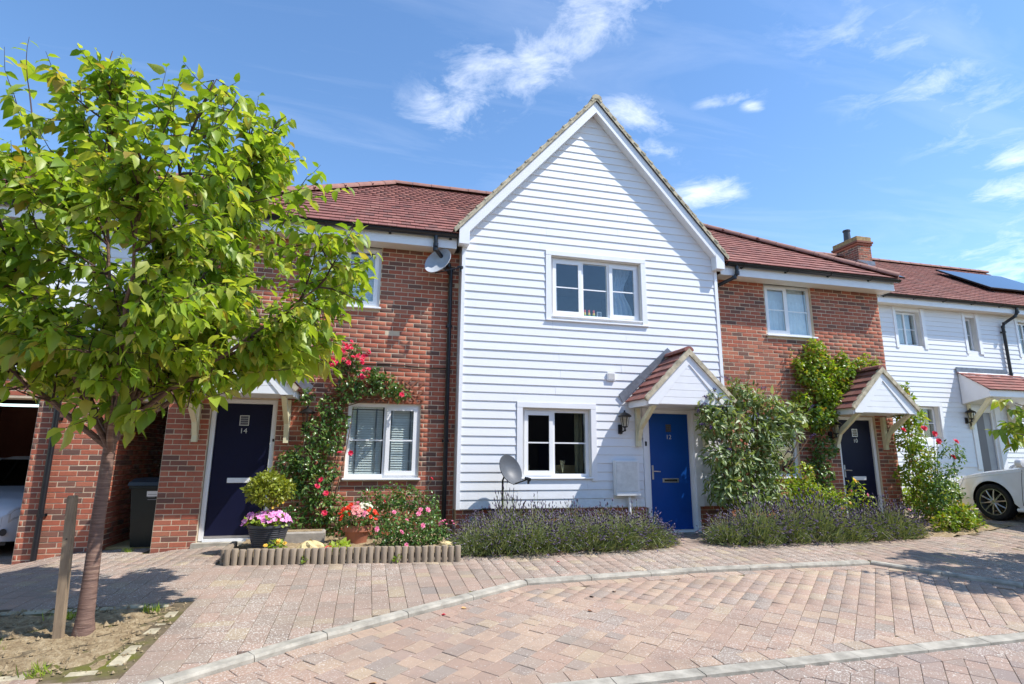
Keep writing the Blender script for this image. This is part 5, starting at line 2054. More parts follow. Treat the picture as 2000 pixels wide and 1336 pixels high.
        tl.f = [((2 * i, 2 * i + 2, 2 * i + 3, 2 * i + 1) if sg < 0 else (2 * i + 1, 2 * i + 3, 2 * i + 2, 2 * i)) for i in range(4)]
        part('tail_light', tl, M['toy_r'], t)
        for a in ax:
            # arch lining and wheel
            lin = MB()
            nn = 17
            for yy in (sg * .86, sg * .55):
                for k in range(nn):
                    an = math.pi * k / (nn - 1)
                    lin.v.append((a + (ar + .003) * math.cos(an), yy, wr + (ar + .003) * math.sin(an)))
            lin.f = [(k, k + 1, nn + k + 1, nn + k) for k in range(nn - 1)] + [tuple(range(nn, 2 * nn))]
            part('wheel_arch', lin, M['dark'], t)
            yc = sg * .80
            ty = part('wheel', MB().lathe([(.235, .09), (.27, .105), (.305, .10), (.322, .075), (.325, 0), (.322, -.075), (.305, -.10), (.27, -.105), (.235, -.09)], (a, yc, wr), 36, 'y', True), M['tyre'], t, True)
            rim = MB().lathe([(.236, .085 * 1), (.243, .095), (.225, .09), (.222, -.09), (.236, -.09)], (a, yc, wr), 36, 'y', True)
            yo_ = yc + sg * .075
            for k in range(10):
                an = 2 * math.pi * (k + .25) / 10
                dx, dz = math.cos(an), math.sin(an)
                rim.tube([(a + .03 * dx, yo_ - sg * .005, wr + .03 * dz), (a + .12 * dx, yo_ + sg * .006, wr + .12 * dz), (a + .232 * dx, yo_, wr + .232 * dz)], [.017, .012, .014], 6)
            rim.lathe([(.01, sg * .078), (.045, sg * .075), (.055, sg * .06), (.055, sg * .03)], (a, yc, wr), 20, 'y')
            part('rim', rim, M['alloy'], ty, True)
            part('brake_disc', MB().lathe([(.02, -.01), (.15, -.01), (.15, .01), (.02, .01)], (a, yc + sg * .02, wr), 24, 'y'), M['dark'], ty)
    gr = MB().box(-.004, .03, -.42, .42, .40, .56, .008)
    part('grille', gr, M['dark'], t)
    for i in range(4):
        part('grille_bar', MB().box(-.010, -.004, -.40, .40, .425 + i * .033, .433 + i * .033), M['lens'], t)
    part('lower_intake', MB().box(.0, .06, -.55, .55, .25, .33, .008), M['dark'], t)
    part('underside', MB().box(.1, 4.25, -.62, .62, .17, .30), M['dark'], t)
    part('number_plate', MB().box(-.014, -.010, -.26, .26, .335, .445), M['paper'], t)
    for x in (.86, 3.47):
        part('axle', MB().tube([(x, -.7, wr), (x, .7, wr)], .04, 8), M['dark'], t)
    return t


# nearest front wheel at about (10.3, -.4); the tail swings towards the viewer
th = R(-90)
hx, hy = 9.94, -.745
off = Vector((.86, -.80, 0))
off.rotate(Matrix.Rotation(th, 3, 'Z'))
car('white hatchback with multi-spoke alloy wheels parked on the right', (hx - off.x, hy - off.y, gz(9.9, -.7)), th, M['white'])
car('pale silver car parked nose out in the dark carport', (-7.05, 1.15, -.23), R(90), M['silver'])

# ------------------------------------------------------------------ what stands behind the panes
def venetian(label, x0, x1, z0, z1, y, tilt, pitch=.036, wd=.042):
    t = thing('venetian_blind', label, 'blind', ((x0 + x1) / 2, y, z0))
    part('head_rail', MB().box(x0, x1, y - .02, y + .02, z1 - .035, z1), M['blind'], t)
    n = int((z1 - z0 - .05) / pitch)
    c, s = math.cos(tilt) * wd / 2, math.sin(tilt) * wd / 2
    me = None
    for i in range(n):
        z = z0 + .02 + i * pitch
        m = MB().add([(x0, y - c, z - s), (x1, y - c, z - s), (x1, y, z + .003), (x0, y, z + .003), (x1, y + c, z + s), (x0, y + c, z + s)], [(0, 1, 2, 3), (3, 2, 4, 5)])
        part('slat', m, M['blind'], t)
    for f in (.2, .8):
        x = x0 + (x1 - x0) * f
        part('ladder_tape', MB().box(x - .012, x + .012, y - wd / 2 - .003, y - wd / 2 - .001, z0, z1 - .03), M['dish'], t)
    part('bottom_rail', MB().box(x0, x1, y - .022, y + .022, z0 - .01, z0 + .012), M['blind'], t)


venetian('white slatted venetian blind half open in the left pane beside the rose', -1.66, -1.16, .99, 2.03, .42, R(54), .038, .047)
venetian('white slatted venetian blind half open in the right pane beside the rose', -1.12, -.62, .99, 2.03, .42, R(54), .038, .047)
venetian('pale closed venetian blind in the upstairs window behind the tree', -2.40, -1.37, 3.70, 4.66, .42, R(72), .040, .046)


def curtain(label, x0, x1, z0, z1, y, folds, amp, mat, pinch=0.0):
    t = MB()
    n = folds * 8
    rows = 12
    for j in range(rows + 1):
        v = j / rows
        for i in range(n + 1):
            u = i / n
            xx = x0 + (x1 - x0) * u
            if pinch:
                xx = x0 + (x1 - x0) * (u * (1 - pinch * math.sin(math.pi * min(1, (1 - v) * 1.2)) ** 2))
            t.v.append((xx, y + amp * math.sin(u * folds * 2 * math.pi + 1.3 * math.sin(v * 2 + u * 5)) * (.6 + .4 * (1 - v)), z0 + (z1 - z0) * v))
    for j in range(rows):
        for i in range(n):
            a = j * (n + 1) + i
            t.f.append((a, a + 1, a + n + 2, a + n + 1))
    solo('curtain', t, mat, label, 'curtain', None, True)


curtain('sheer white net curtain in the upstairs window of house 10', 6.2, 7.19, 3.70, 4.40, .425, 11, .010, M['curtain'])
curtain('plain pale pelmet blind above the net curtain upstairs in house 10', 6.2, 7.19, 4.38, 4.68, .44, 1, .004, M['curtain'])
curtain('pale blue curtain drawn to the right of the upstairs gable window', 2.80, 3.24, 3.69, 4.72, .30, 5, .03, M['curtain_blue'], .35)
curtain('narrow pale blue curtain at the left of the upstairs gable window', 1.62, 1.78, 3.69, 4.72, .30, 2, .025, M['curtain_blue'])
curtain('pale roller blind in the upstairs left window of the far white house', 12.24, 12.98, 4.36, 5.17, Y8 + .30, 1, .003, M['curtain'])
curtain('pale roller blind in the narrow upstairs window of the far white house', 14.61, 14.80, 4.72, 5.14, Y8 + .30, 1, .003, M['curtain'])
curtain('dark green curtain edge at the right of the lower gable window', 2.08, 2.22, .97, 2.02, .30, 2, .02, plain('olive_curtain', (.16, .15, .09), .9))
# toys and frames on the upper sill
for i, x in enumerate((2.27, 2.35, 2.44)):
    t = thing('stacking_toy', ['green, yellow and red stacking toy, leftmost of three on the upper sill', 'green, yellow and red stacking toy, middle of three on the upper sill', 'green, yellow and red stacking toy, rightmost of three on the upper sill'][i], 'toy', (x, .19, 3.705), 'stacking toys')
    z = 3.705
    for nm, r, h, mt in (('base_cup', .030, .05, 'toy_g'), ('middle_cup', .024, .045, 'toy_y'), ('top_cup', .018, .05, 'toy_r')):
        part(nm, MB().lathe([(r, z), (r * .85, z + h - .004), (r * .7, z + h)], (x, .19, 0), 14), M[mt], t, True)
        z += h
for x, lb in ((2.20, 'small white photo frame left of the stacking toys'), (2.55, 'small white photo frame right of the stacking toys')):
    t = thing('photo_frame', lb, 'photo frame', (x, .20, 3.705))
    part('surround', MB().box(x - .042, x + .042, .195, .21, 3.705, 3.835, .004), M['upvc'], t)
    part('picture', MB().box(x - .03, x + .03, .1935, .1945, 3.72, 3.82), M['dish'], t)
part('inner_sill', MB().box(1.60, 3.28, .165, .34, 3.68, 3.704), M['upvc'], h12)
part('inner_sill', MB().box(1.09, 2.24, .165, .34, .95, .974), M['upvc'], h12)
# dining chairs and a reed diffuser in the lower room
for x, y, lb in ((1.20, .75, 'oak dining chair behind the lower pane, left of the table'), (2.04, .72, 'oak dining chair behind the lower pane, by the olive curtain')):
    t = thing('dining_chair', lb, 'chair', (x, y, .1))
    part('backrest', MB().prism([(x - .21, .62), (x + .21, .62), (x + .19, 1.12), (x - .19, 1.12)], 'y', y - .02, y + .02), M['wood'], t)
    part('seat', MB().box(x - .21, x + .21, y - .0, y + .42, .52, .56, .01), M['wood'], t)
    for dx in (-.18, .18):
        for dy in (.0, .38):
            part('leg', MB().tube([(x + dx, y + dy, .1), (x + dx, y + dy, .54)], .02, 8), M['wood'], t)
t = thing('dining_table', 'small oak table in the dark lower room', 'table', (1.55, .95, .1))
part('top', MB().box(1.38, 1.82, .62, 1.3, .985, 1.02, .006), M['wood'], t)
for dx in (1.42, 1.78):
    for dy in (.66, 1.26):
        part('leg', MB().box(dx - .02, dx + .02, dy - .02, dy + .02, .1, .985), M['wood'], t)
t = thing('reed_diffuser', 'glass reed diffuser with thin pale reeds on the lower sill', 'ornament', (1.84, .26, .975))
part('bottle', MB().lathe([(.022, .976), (.024, .985), (.022, 1.03), (.010, 1.045), (.010, 1.06)], (1.84, .26, 0), 12), M['lampglass'], t, True)
for k in range(5):
    part('reed', MB().tube([(1.84, .26, 1.0), (1.84 + .02 * (k - 2), .26 + .01 * (k % 2), 1.20)], .0022, 5), M['cream'], t)
solo('glass_ornament', MB().lathe([(.01, .976), (.028, .99), (.036, 1.012), (.028, 1.035), (.008, 1.046)], (1.74, .25, 0), 14), M['lampglass'], 'small round glass ornament on the lower sill', 'ornament')
# ------------------------------------------------------------------ street trees
def rv(n=3, s=1.0, g=None):
    return Vector((g or rng).normal(0, s, n))


def make_tree(loc, label, seed, nleaf_obj=300, extra=()):
    g = np.random.default_rng(seed)
    t = thing('street_tree', label, 'tree', loc, 'young cherry trees along the street')
    B = Vector(loc)
    tp = [(0, 0, -.08), (.0, 0, .0), (-.005, 0, .12), (-.01, .005, .45), (-.02, .01, .9), (-.01, .0, 1.40), (.0, .0, 1.68)]
    tr_ = MB().tube([B + Vector(p) for p in tp], [.092, .080, .062, .055, .049, .046, .040], 16)
    part('trunk', tr_, M['bark'], t, True)
    C = Vector((-.02, 0, 3.22))
    RX, RYy, RZz = 1.98, 1.70, 1.60

    def env(p):
        d = p - C
        return math.sqrt((d.x / RX) ** 2 + (d.y / RYy) ** 2 + (d.z / (RZz if d.z > 0 else 1.50)) ** 2)
    tw = MB()
    LP, LD, LN, LS = [], [], [], []

    def leafy(p, d, ln, dense=.034, size=.122):
        """a twig with alternate drooping leaves"""
        pts = [p]
        q = p
        n = max(2, int(ln / .09))
        dd = d.copy()
        for i in range(n):
            dd = (dd + rv(3, .13, g) + Vector((0, 0, .06))).normalized()
            q = q + dd * (ln / n)
            pts.append(q)
        tw.tube([B + x for x in pts], [.0045 - .003 * i / n for i in range(n + 1)], 4, False)
        s = .02
        k = 0
        while s < ln:
            i = min(n - 1, int(s / ln * n))
            f = s / ln * n - i
            P = pts[i].lerp(pts[i + 1], f)
            ax = (pts[i + 1] - pts[i]).normalized()
            side = ax.cross(Vector((0, 0, 1)))
            if side.length < .1:
                side = Vector((1, 0, 0))
            side.normalize()
            a = (k * 2.4) + g.normal(0, .5)
            lat = (side * math.cos(a) + ax.cross(side) * math.sin(a))
            D = (lat * .75 + ax * .55 + Vector((0, 0, -.55 - .25 * g.random())) + rv(3, .2, g)).normalized()
            N = (Vector((0, 0, 1)) * .8 + lat * .6 + rv(3, .25, g)).normalized()
            LP.append(B + P)
            LD.append(D)
            LN.append(N)
            LS.append(size * float(np.clip(g.normal(1, .27), .4, 1.6)) * (.75 if s > ln - .05 else 1))
            s += dense * float(g.uniform(.7, 1.35))
            k += 1

    def second(p, d, ln):
        n = max(3, int(ln / .11))
        pts, q, dd = [p], p, d.copy()
        for i in range(n):
            dd = (dd + rv(3, .12, g) + Vector((0, 0, .05))).normalized()
            q = q + dd * (ln / n)
            pts.append(q)
            if env(q) > 1.0:
                break
        m = len(pts) - 1
        tw.tube([B + x for x in pts], [.011 - .008 * i / m for i in range(m + 1)], 5, False)
        for i in range(1, m + 1):
            for _ in range(2 if i < m else 3):
                o = (rv(3, .7, g) + dd * .7 + (pts[i] - C).normalized() * .55)
                o.normalize()
                l_ = float(g.uniform(.16, .40))
                if env(pts[i] + o * l_) < 1.07 and (pts[i] + o * l_).z > 1.86:
                    leafy(pts[i], o, l_)
    npri = 14
    for k in range(npri):
        az = k * 2.39996 + g.normal(0, .15)
        el = R(float(g.uniform(8, 30)) if k < 7 else float(g.uniform(32, 75)))
        e = Vector((math.cos(az) * math.cos(el), math.sin(az) * math.cos(el), math.sin(el)))
        end = C + Vector((e.x * RX, e.y * RYy, (e.z * 1.50 - (.42 if k < 7 else .1)) * 1.0)) * .92
        p0 = Vector((0, 0, float(g.uniform(1.38, 1.62))))
        mid = p0.lerp(end, .45) + Vector((e.x * .12, e.y * .12, -.02 if k < 6 else .1))
        pts = []
        n = 12
        for i in range(n + 1):
            u = i / n
            q = p0 * (1 - u) ** 2 + mid * 2 * u * (1 - u) + end * u * u + rv(3, .012, g)
            pts.append(q)
        r0 = .026 if k < 6 else .022
        part('limb', MB().tube([B + x for x in pts], [r0 * (1 - .78 * i / n) for i in range(n + 1)], 8), M['bark'], t, True)
        for i in range(3, n + 1):
            for _ in range(2):
                tan = (pts[i] - pts[i - 1]).normalized()
                o = (rv(3, .6, g) + tan * .45 + (pts[i] - C).normalized() * .5 + Vector((0, 0, .12))).normalized()
                second(pts[i], o, float(g.uniform(.34, .68)) * (1.1 - .30 * i / n))
    # long upright shoots that break the outline
    for (x, y, z, L_) in [(-1.35, -.1, 4.45, .78), (-1.15, .1, 4.4, .62), (.02, -.1, 4.62, .40), (-.22, 0, 4.58, .34), (.62, -.1, 4.45, .36), (.74, .1, 4.4, .38), (1.0, .1, 4.25, .3), (1.62, -.1, 3.45, .36), (1.70, .0, 3.10, .30), (1.45, -.1, 3.85, .35), (1.3, .1, 4.05, .3), (-.7, .2, 4.5, .4), (.25, .3, 4.6, .3), (1.2, -.3, 3.75, .35), (1.5, -.15, 2.35, .3), (-.95, -.2, 4.5, .5)]:
        d = Vector((x * .25, 0, 1)).normalized() if z > 3.9 else Vector((1, -.1, .35)).normalized()
        p0 = Vector((x, y, z)) - d * .5
        tw.tube([B + p0, B + Vector((x, y, z))], .006, 5, False)
        leafy(p0, d, .5, .03, .14)
        leafy(Vector((x, y, z)), d, L_, .052, .15)
    # a few hanging sprays low on the crown
    for (x, y, z) in [(-.85, -.7, 2.1), (.05, -.35, 1.82), (.28, -.2, 1.85), (1.45, -.1, 2.3), (1.25, -.1, 2.2), (-1.1, -.3, 2.1)] + list(extra):
        for _ in range(5):
            d = (rv(3, .5, g) + Vector((0, 0, -.4))).normalized()
            leafy(Vector((x, y, z)) + rv(3, .08, g), d, .28, .03, .145)
    for e_ in extra:
        tw.tube([B + Vector((0, 0, 1.5)), B + Vector(e_) * .5 + Vector((0, 0, .85)), B + Vector(e_)], [.02, .014, .006], 6, False)
    o = part('twigs', tw, M['twig'], t)
    o['kind'] = 'stuff'
    P, D, N, S = np.array(LP), np.array(LD), np.array(LN), np.array(LS)
    cpos = np.array(CAM)
    dist = np.linalg.norm(P - cpos, axis=1)
    score = S / dist
    for i in range(len(P)):
        if not in_view(P[i], .99)[0]:
            score[i] = 0
    order = np.argsort(-score)
    first = order[:nleaf_obj]
    rest = order[nleaf_obj:]
    if nleaf_obj:
        me = tri_mesh('leaf', LEAF[0], LEAF[1], M['leaf'])
        for i in first:
            d, n_ = Vector(D[i]).normalized(), Vector(N[i])
            yv = n_.cross(d).normalized()
            zv = d.cross(yv)
            s = S[i]
            inst('leaf', me, t, Matrix(((d.x * s, yv.x * s, zv.x * s, P[i][0]), (d.y * s, yv.y * s, zv.y * s, P[i][1]), (d.z * s, yv.z * s, zv.z * s, P[i][2]), (0, 0, 0, 1))))
    foliage('crown', P[rest], D[rest], N[rest], S[rest], LEAF, M['leaf'], t)
    print('TREE leaves', len(P))
    return t


tree1 = make_tree((-3.47, -3.456, -.132), 'young cherry tree in the soil pit at the left, staked', 3)
tree2 = make_tree((8.28, -4.38, gz(8.28, -4.38)), 'second cherry tree beyond the right edge, only leaf tips showing', 8, 0, [(-1.51, 1.53, 2.75), (-1.74, 1.53, 2.25), (-1.45, 1.53, 2.45)])
tree2.scale = (.76, .76, .80)

# ------------------------------------------------------------------ shrubs and flowers
def cloud(blobs, n, shell=.45, g=rng):
    b = np.array([(*x, x[3]) if len(x) == 4 else x for x in blobs], float)   # x,y,z,rxy,rz
    w = b[:, 3] ** 2
    idx = g.choice(len(b), n, p=w / w.sum())
    o = unit(g.normal(size=(n, 3)))
    r = shell + (1 - shell) * g.random(n) ** .6
    R3 = np.stack([b[idx, 3], b[idx, 3], b[idx, 4]], 1)
    return b[idx, :3] + o * R3 * r[:, None], o


def leaves_at(parent, blobs, n, size, mat, tmpl=SLEAF, droop=.25, name='foliage', wild=.7, upn=.6, shell=.45, ymax=None, zmin=.02):
    P, o = cloud(blobs, n, shell)
    if ymax is not None:
        k = P[:, 1] < ymax
        P, o = P[k], o[k]
    k = P[:, 2] > zmin
    P, o = P[k], o[k]
    D = o * .55 + rng.normal(size=o.shape) * wild - np.array([0, 0, droop])
    N = o * .6 + np.array([0, 0, upn]) + rng.normal(size=o.shape) * .45
    S = size * np.clip(rng.normal(1, .22, len(P)), .5, 1.5)
    return foliage(name, P, D, N, S, tmpl, mat, parent)


FL = {}


def flower(parent, p, n, r, tmpl, mat, name='flower'):
    key = (id(tmpl), mat.name)
    if key not in FL:
        FL[key] = tri_mesh(name, tmpl[0], tmpl[1], mat)
    inst(name, FL[key], parent, Matrix.Translation(Vector(p)) @ rot_to(n, rng.random() * 6) @ Matrix.Scale(r, 4))


def stems(parent, base, tips, r=.008, mat=None, name='stem', bend=.12):
    """each stem its own part"""
    for tip in tips:
        a, b = Vector(base) + Vector((rng.normal(0, .05), rng.normal(0, .05), 0)), Vector(tip)
        m = a.lerp(b, .5) + Vector((rng.normal(0, bend), rng.normal(0, bend), bend * .6))
        pts = [a * (1 - u) ** 2 + m * 2 * u * (1 - u) + b * u * u for u in np.linspace(0, 1, 7)]
        part(name, MB().tube(pts, [r * (1 - .6 * i / 6) for i in range(7)], 6), mat or M['brownstem'], parent, True)


FACE = (0.1, -.85, .5)


def fdir():
    return Vector(FACE) + Vector((rng.normal(0, .4), rng.normal(0, .3), rng.normal(0, .35)))


# climbing rose on the brick house
cr = thing('climbing_rose', 'climbing rose with cerise blooms trained round the window of house 14', 'rose', (-1.9, .1, .05))
crb = [(-2.04, .12, .44, .24), (-2.13, .12, .81, .26), (-2.24, .12, 1.20, .26), (-2.13, .12, 1.62, .22), (-1.95, .13, 2.0, .20), (-1.68, .12, 2.27, .20), (-1.40, .12, 2.38, .20), (-1.12, .13, 2.36, .19), (-.92, .14, 2.24, .14),
       (-1.80, .13, 1.75, .14), (-1.89, .12, 1.45, .17), (-2.50, .12, 1.15, .17), (-2.42, .10, .81, .18), (-1.93, .08, 1.03, .16), (-2.33, .13, 2.15, .13), (-1.82, .14, 2.68, .14), (-1.66, .14, 2.88, .11), (-1.78, .05, .51, .18), (-1.72, .02, .20, .16), (-1.30, .13, 2.50, .13), (-1.62, .13, 2.62, .11), (-2.36, .02, .40, .17)]
leaves_at(cr, crb, 4600, .062, M['rose_leaf'], LEAF, .3, ymax=.255)
stems(cr, (-1.95, .15, .05), [(-2.15, .18, 1.2), (-1.95, .2, 2.0), (-1.75, .2, 1.0), (-1.7, .2, 1.6), (-2.35, .2, 1.3), (-1.62, .2, 2.0)], .011, M['brownstem'])
stems(cr, (-1.95, .2, 1.95), [(-1.1, .2, 2.40), (-1.75, .2, 2.95), (-1.4, .2, 2.5), (-.85, .22, 2.2)], .008, M['brownstem'])
for (x, y, z, n_) in [(-1.96, .02, 2.65, 9), (-1.83, 0.02, 2.97, 4), (-1.69, .02, 3.0, 3), (-1.78, .0, 2.74, 6), (-1.59, .0, 2.74, 6), (-1.50, -.02, 2.49, 9), (-1.9, .02, 2.81, 3), (-1.47, .0, 2.80, 4)]:
    for _ in range(n_):
        flower(cr, (x + rng.normal(0, .055), y + rng.normal(0, .03), z + rng.normal(0, .05)), fdir(), rng.uniform(.034, .050), ROSE, M['cerise'])
for (x, y, z) in [(-1.77, -.02, 1.30), (-1.62, -.02, 1.30), (-2.0, -.12, .91), (-1.92, -.12, .72), (-1.92, -.16, .45), (-1.42, -.1, .28), (-.90, .0, 2.2), (-2.05, -.12, .82)]:
    flower(cr, (x, y, z), fdir(), .050, ROSE, M['cerise'])

# shrub roses along the foot of the wall
sr = thing('rose_bush', 'dark leafy rose bush along the brick wall under the window', 'rose bush', (-.9, -.25, .05))
leaves_at(sr, [(-1.30, -.25, .60, .20), (-1.03, -.25, .68, .20), (-.76, -.25, .66, .20), (-.46, -.22, .58, .19), (-.88, -.25, .42, .28), (-.50, -.22, .36, .24), (-1.25, -.22, .35, .25)], 1700, .052, M['rose_leaf'], LEAF, .2, ymax=.25)
stems(sr, (-.9, -.22, .05), [(-1.2, -.2, .7), (-.8, -.2, .75), (-.45, -.2, .65), (-.40, -.2, .92)], .008)
flower(sr, (-.42, -.3, .93), fdir(), .035, ROSE, M['red'])
flower(sr, (-1.1, -.42, .62), fdir(), .032, ROSE, M['red'])
pr = thing('rose_bush', 'low rose bush with soft pink blooms at the front of the flower bed', 'rose bush', (-.76, -.95, .05))
leaves_at(pr, [(-1.10, -.95, .22, .17), (-.92, -.95, .30, .20), (-.70, -.98, .24, .22), (-.48, -.95, .30, .20), (-.94, -1.0, .12, .18), (-.60, -1.02, .12, .20), (-.34, -.95, .17, .15)], 1900, .046, M['rose_leaf'], LEAF, .2, zmin=.06)
stems(pr, (-.75, -.95, .05), [(-1.0, -.95, .42), (-.6, -.95, .5), (-.5, -1.0, .35)], .006)
for (x, y, z) in [(-.98, -.98, .52), (-.82, -1.12, .43), (-.63, -.98, .55), (-.61, -1.14, .36), (-.82, -1.20, .13), (-1.2, -1.06, .32), (-.35, -1.02, .37), (-.53, -.95, .54), (-.88, -1.12, .28), (-.66, -1.05, .50)]:
    flower(pr, (x, y, z), fdir(), rng.uniform(.030, .044), ROSE, M['rosepink'])

# petunias and clipped shrub in the grey pot
sh = thing('clipped_shrub', 'round lime green shrub growing from the grey pot', 'shrub', POT1)
stems(sh, POT1, [(-2.60, -.76, .72), (-2.5, -.78, .78), (-2.7, -.75, .8)], .010, M['brownstem'])
leaves_at(sh, [(-2.60, -.76, .82, .25, .21), (-2.74, -.76, .80, .15, .15), (-2.44, -.76, .80, .16, .14), (-2.62, -.76, .94, .13, .12)], 1100, .062, M['bay_leaf'], LEAF, -.15, wild=.5, zmin=.5)
for i in range(3):
    flower(sh, (-2.5 + .06 * i, -.98, .60 + .03 * i), fdir(), .02, FLAT, M['yellow'])
pe = thing('petunia', 'mound of bright pink petunias spilling over the grey pot', 'flowers', (POT1[0], POT1[1], POT1[2] - .01))
leaves_at(pe, [(-2.58, -.80, .42, .27, .12)], 420, .045, M['hedge_leaf'], SLEAF, .1, zmin=.3)
for i in range(86):
    a = rng.uniform(math.pi * .80, math.pi * 2.2)
    u = rng.random() ** .5
    x, y = -2.58 + .30 * u * math.cos(a), -.79 + .26 * u * math.sin(a)
    z = .40 + .13 * math.sqrt(max(0, 1 - u * u)) + rng.normal(0, .012)
    flower(pe, (x, y, z), Vector((math.cos(a) * u, math.sin(a) * u - .25, .75)) + rv(3, .2), rng.uniform(.030, .040), FLAT, M['pink'])
# begonias in terracotta
be = thing('begonia', 'mound of red, salmon and ivory begonias in the terracotta pot', 'flowers', (POT2[0], POT2[1], POT2[2] - .02))
leaves_at(be, [(-1.45, -.64, .42, .25, .16)], 420, .05, M['rose_leaf'], SLEAF, .1, zmin=.3)
for i in range(95):
    a = rng.uniform(math.pi * .85, math.pi * 2.15)
    u = rng.random() ** .5
    x, y = -1.45 + .28 * u * math.cos(a), -.63 + .25 * u * math.sin(a)
    z = .40 + .19 * math.sqrt(max(0, 1 - u * u)) + rng.normal(0, .015)
    mt = M['orange'] if abs(x + 1.43) > .11 else M['salmon' if rng.random() < .6 else 'rosepink']
    if z > .55 and x > -1.42:
        mt = M['ivory']
    flower(be, (x, y, z), Vector((math.cos(a) * u, math.sin(a) * u - .3, .7)) + rv(3, .25), rng.uniform(.022, .034), DOUBLE, mt)
# small bedding plants
yf_ = thing('marigold_plant', 'small plant with yellow flowers behind the left end of the edging', 'flowers', (-2.40, -1.15, .05))
leaves_at(yf_, [(-2.40, -1.14, .13, .10, .09)], 170, .05, M['hedge_leaf'], SLEAF, .0)
for p in [(-2.37, -1.2, .225), (-2.52, -1.18, .17), (-2.30, -1.18, .19), (-2.38, -1.2, .20)]:
    flower(yf_, p, (0, -.6, .8), .032, DOUBLE, M['yellow'])
lm = thing('lime_plant', 'low lime green plant behind the middle of the edging', 'plant', (-1.64, -1.13, .05))
leaves_at(lm, [(-1.64, -1.13, .11, .13, .07)], 150, .06, M['lime_leaf'], SLEAF, -.1)
pk = thing('pink_pinks', 'single bright pink bloom beside the limestone rock', 'flowers', (-1.80, -1.12, .05))
leaves_at(pk, [(-1.80, -1.11, .09, .05, .05)], 40, .04, M['rose_leaf'], SLEAF, .0)
for i in range(4):
    flower(pk, (-1.80 + rng.normal(0, .02), -1.16, .13 + rng.normal(0, .015)), (0, -.8, .5), .03, DOUBLE, M['cerise'])
tf = thing('sedum_plant', 'thin plant with rosy heads at the right end of the flower bed', 'flowers', (-.28, -.85, .05))
leaves_at(tf, [(-.28, -.85, .18, .10, .16)], 130, .05, M['budd_leaf'], BLADE, -.2)
for i in range(9):
    flower(tf, (-.28 + rng.normal(0, .07), -.9 + rng.normal(0, .04), .36 + rng.normal(0, .03)), (0, -.5, .9), .016, DOUBLE, M['rosepink'])
for i, (x, y, lb) in enumerate([(-2.03, -1.46, 'tiny green weed at the foot of the log edging, left of the middle'), (-.95, -1.58, 'tiny green weed at the foot of the log edging, right of the middle')]):
    wd = thing('weed', lb, 'weed', (x, y, 0))
    leaves_at(wd, [(x, y, .03, .05, .035)], 40, .035, M['hedge_leaf'], SLEAF, -.1, zmin=.005)

# ------------------------------------------------------------------ lavender
HEAD = (np.array([(0, 0, 0), (.45, .16, 0), (.45, -.08, .14), (.45, -.08, -.14), (1, 0, 0), (.75, -.12, 0), (.75, .06, .1), (.75, .06, -.1)]),
        np.array([(0, 1, 2), (0, 2, 3), (0, 3, 1), (1, 6, 2), (2, 5, 3), (3, 7, 1), (6, 4, 5), (5, 4, 7), (7, 4, 6), (2, 6, 5), (3, 5, 7), (1, 7, 6)]))


def lav_meshes(seed):
    g = np.random.default_rng(seed)
    n = 1500
    o = unit(g.normal(size=(n, 3)))
    o[:, 2] = np.abs(o[:, 2])
    r = .25 + .75 * g.random(n) ** .5
    P = o * np.array([.38, .38, .32]) * r[:, None]
    D = o * .7 + np.array([0, 0, .55]) + g.normal(size=(n, 3)) * .3
    V1, T1 = scatter(P, D, g.normal(size=(n, 3)), g.uniform(.08, .16, n), *BLADE)
    m = 330
    a = g.uniform(0, 2 * math.pi, m)
    sp = g.random(m) ** .5
    base = np.stack([.10 * np.cos(a) * sp, .10 * np.sin(a) * sp, np.full(m, .08)], 1)
    tip = np.stack([.50 * np.cos(a) * sp, .50 * np.sin(a) * sp, .55 - .40 * sp ** 1.8 + g.normal(0, .085, m)], 1)
    mid = base * .45 + tip * .55 + np.stack([.03 * np.cos(a), .03 * np.sin(a), np.full(m, .06)], 1) + g.normal(size=(m, 3)) * .02
    w = .0022
    Vs, Ts = [], []
    for p, q, b in ((base, mid, 0), (mid, tip, 0)):
        d = unit(q - p)
        side = unit(np.cross(d, g.normal(size=(m, 3)))) * w
        k = sum(len(x) for x in Vs)
        Vs.append(np.concatenate([p + side, p - side, q + side, q - side]))
        i = np.arange(m)
        Ts.append(np.concatenate([np.stack([i, i + m, i + 3 * m], 1), np.stack([i, i + 3 * m, i + 2 * m], 1)]) + k)
    V2, T2 = np.concatenate(Vs), np.concatenate(Ts)
    V3, T3 = scatter(tip - unit(tip - mid) * .02, tip - mid, g.normal(size=(m, 3)), g.uniform(.040, .072, m), *HEAD)
    return [tri_mesh('leaves', V1, T1, M['lav_leaf']), tri_mesh('stems', V2, T2, M['lav_stem']), tri_mesh('flower_heads', V3, T3, M['lav_head'])]


LAV = [lav_meshes(s) for s in (1, 2, 3)]


def lavender(x, y, s, sz, label, group, i):
    z = gz(x, y)
    s, sz = s * rng.uniform(.9, 1.12), sz * rng.uniform(.88, 1.14)
    t = thing('lavender', label, 'lavender', (x, y, z), group)
    for me, nm in zip(LAV[i % 3], ('leaves', 'stems', 'flower_heads')):
        o = inst(nm, me, t, Matrix.Translation((x, y, z)) @ Matrix.Rotation(i * 1.7, 4, 'Z') @ Matrix.Diagonal((s, s, sz, 1)))
        o['kind'] = 'stuff'


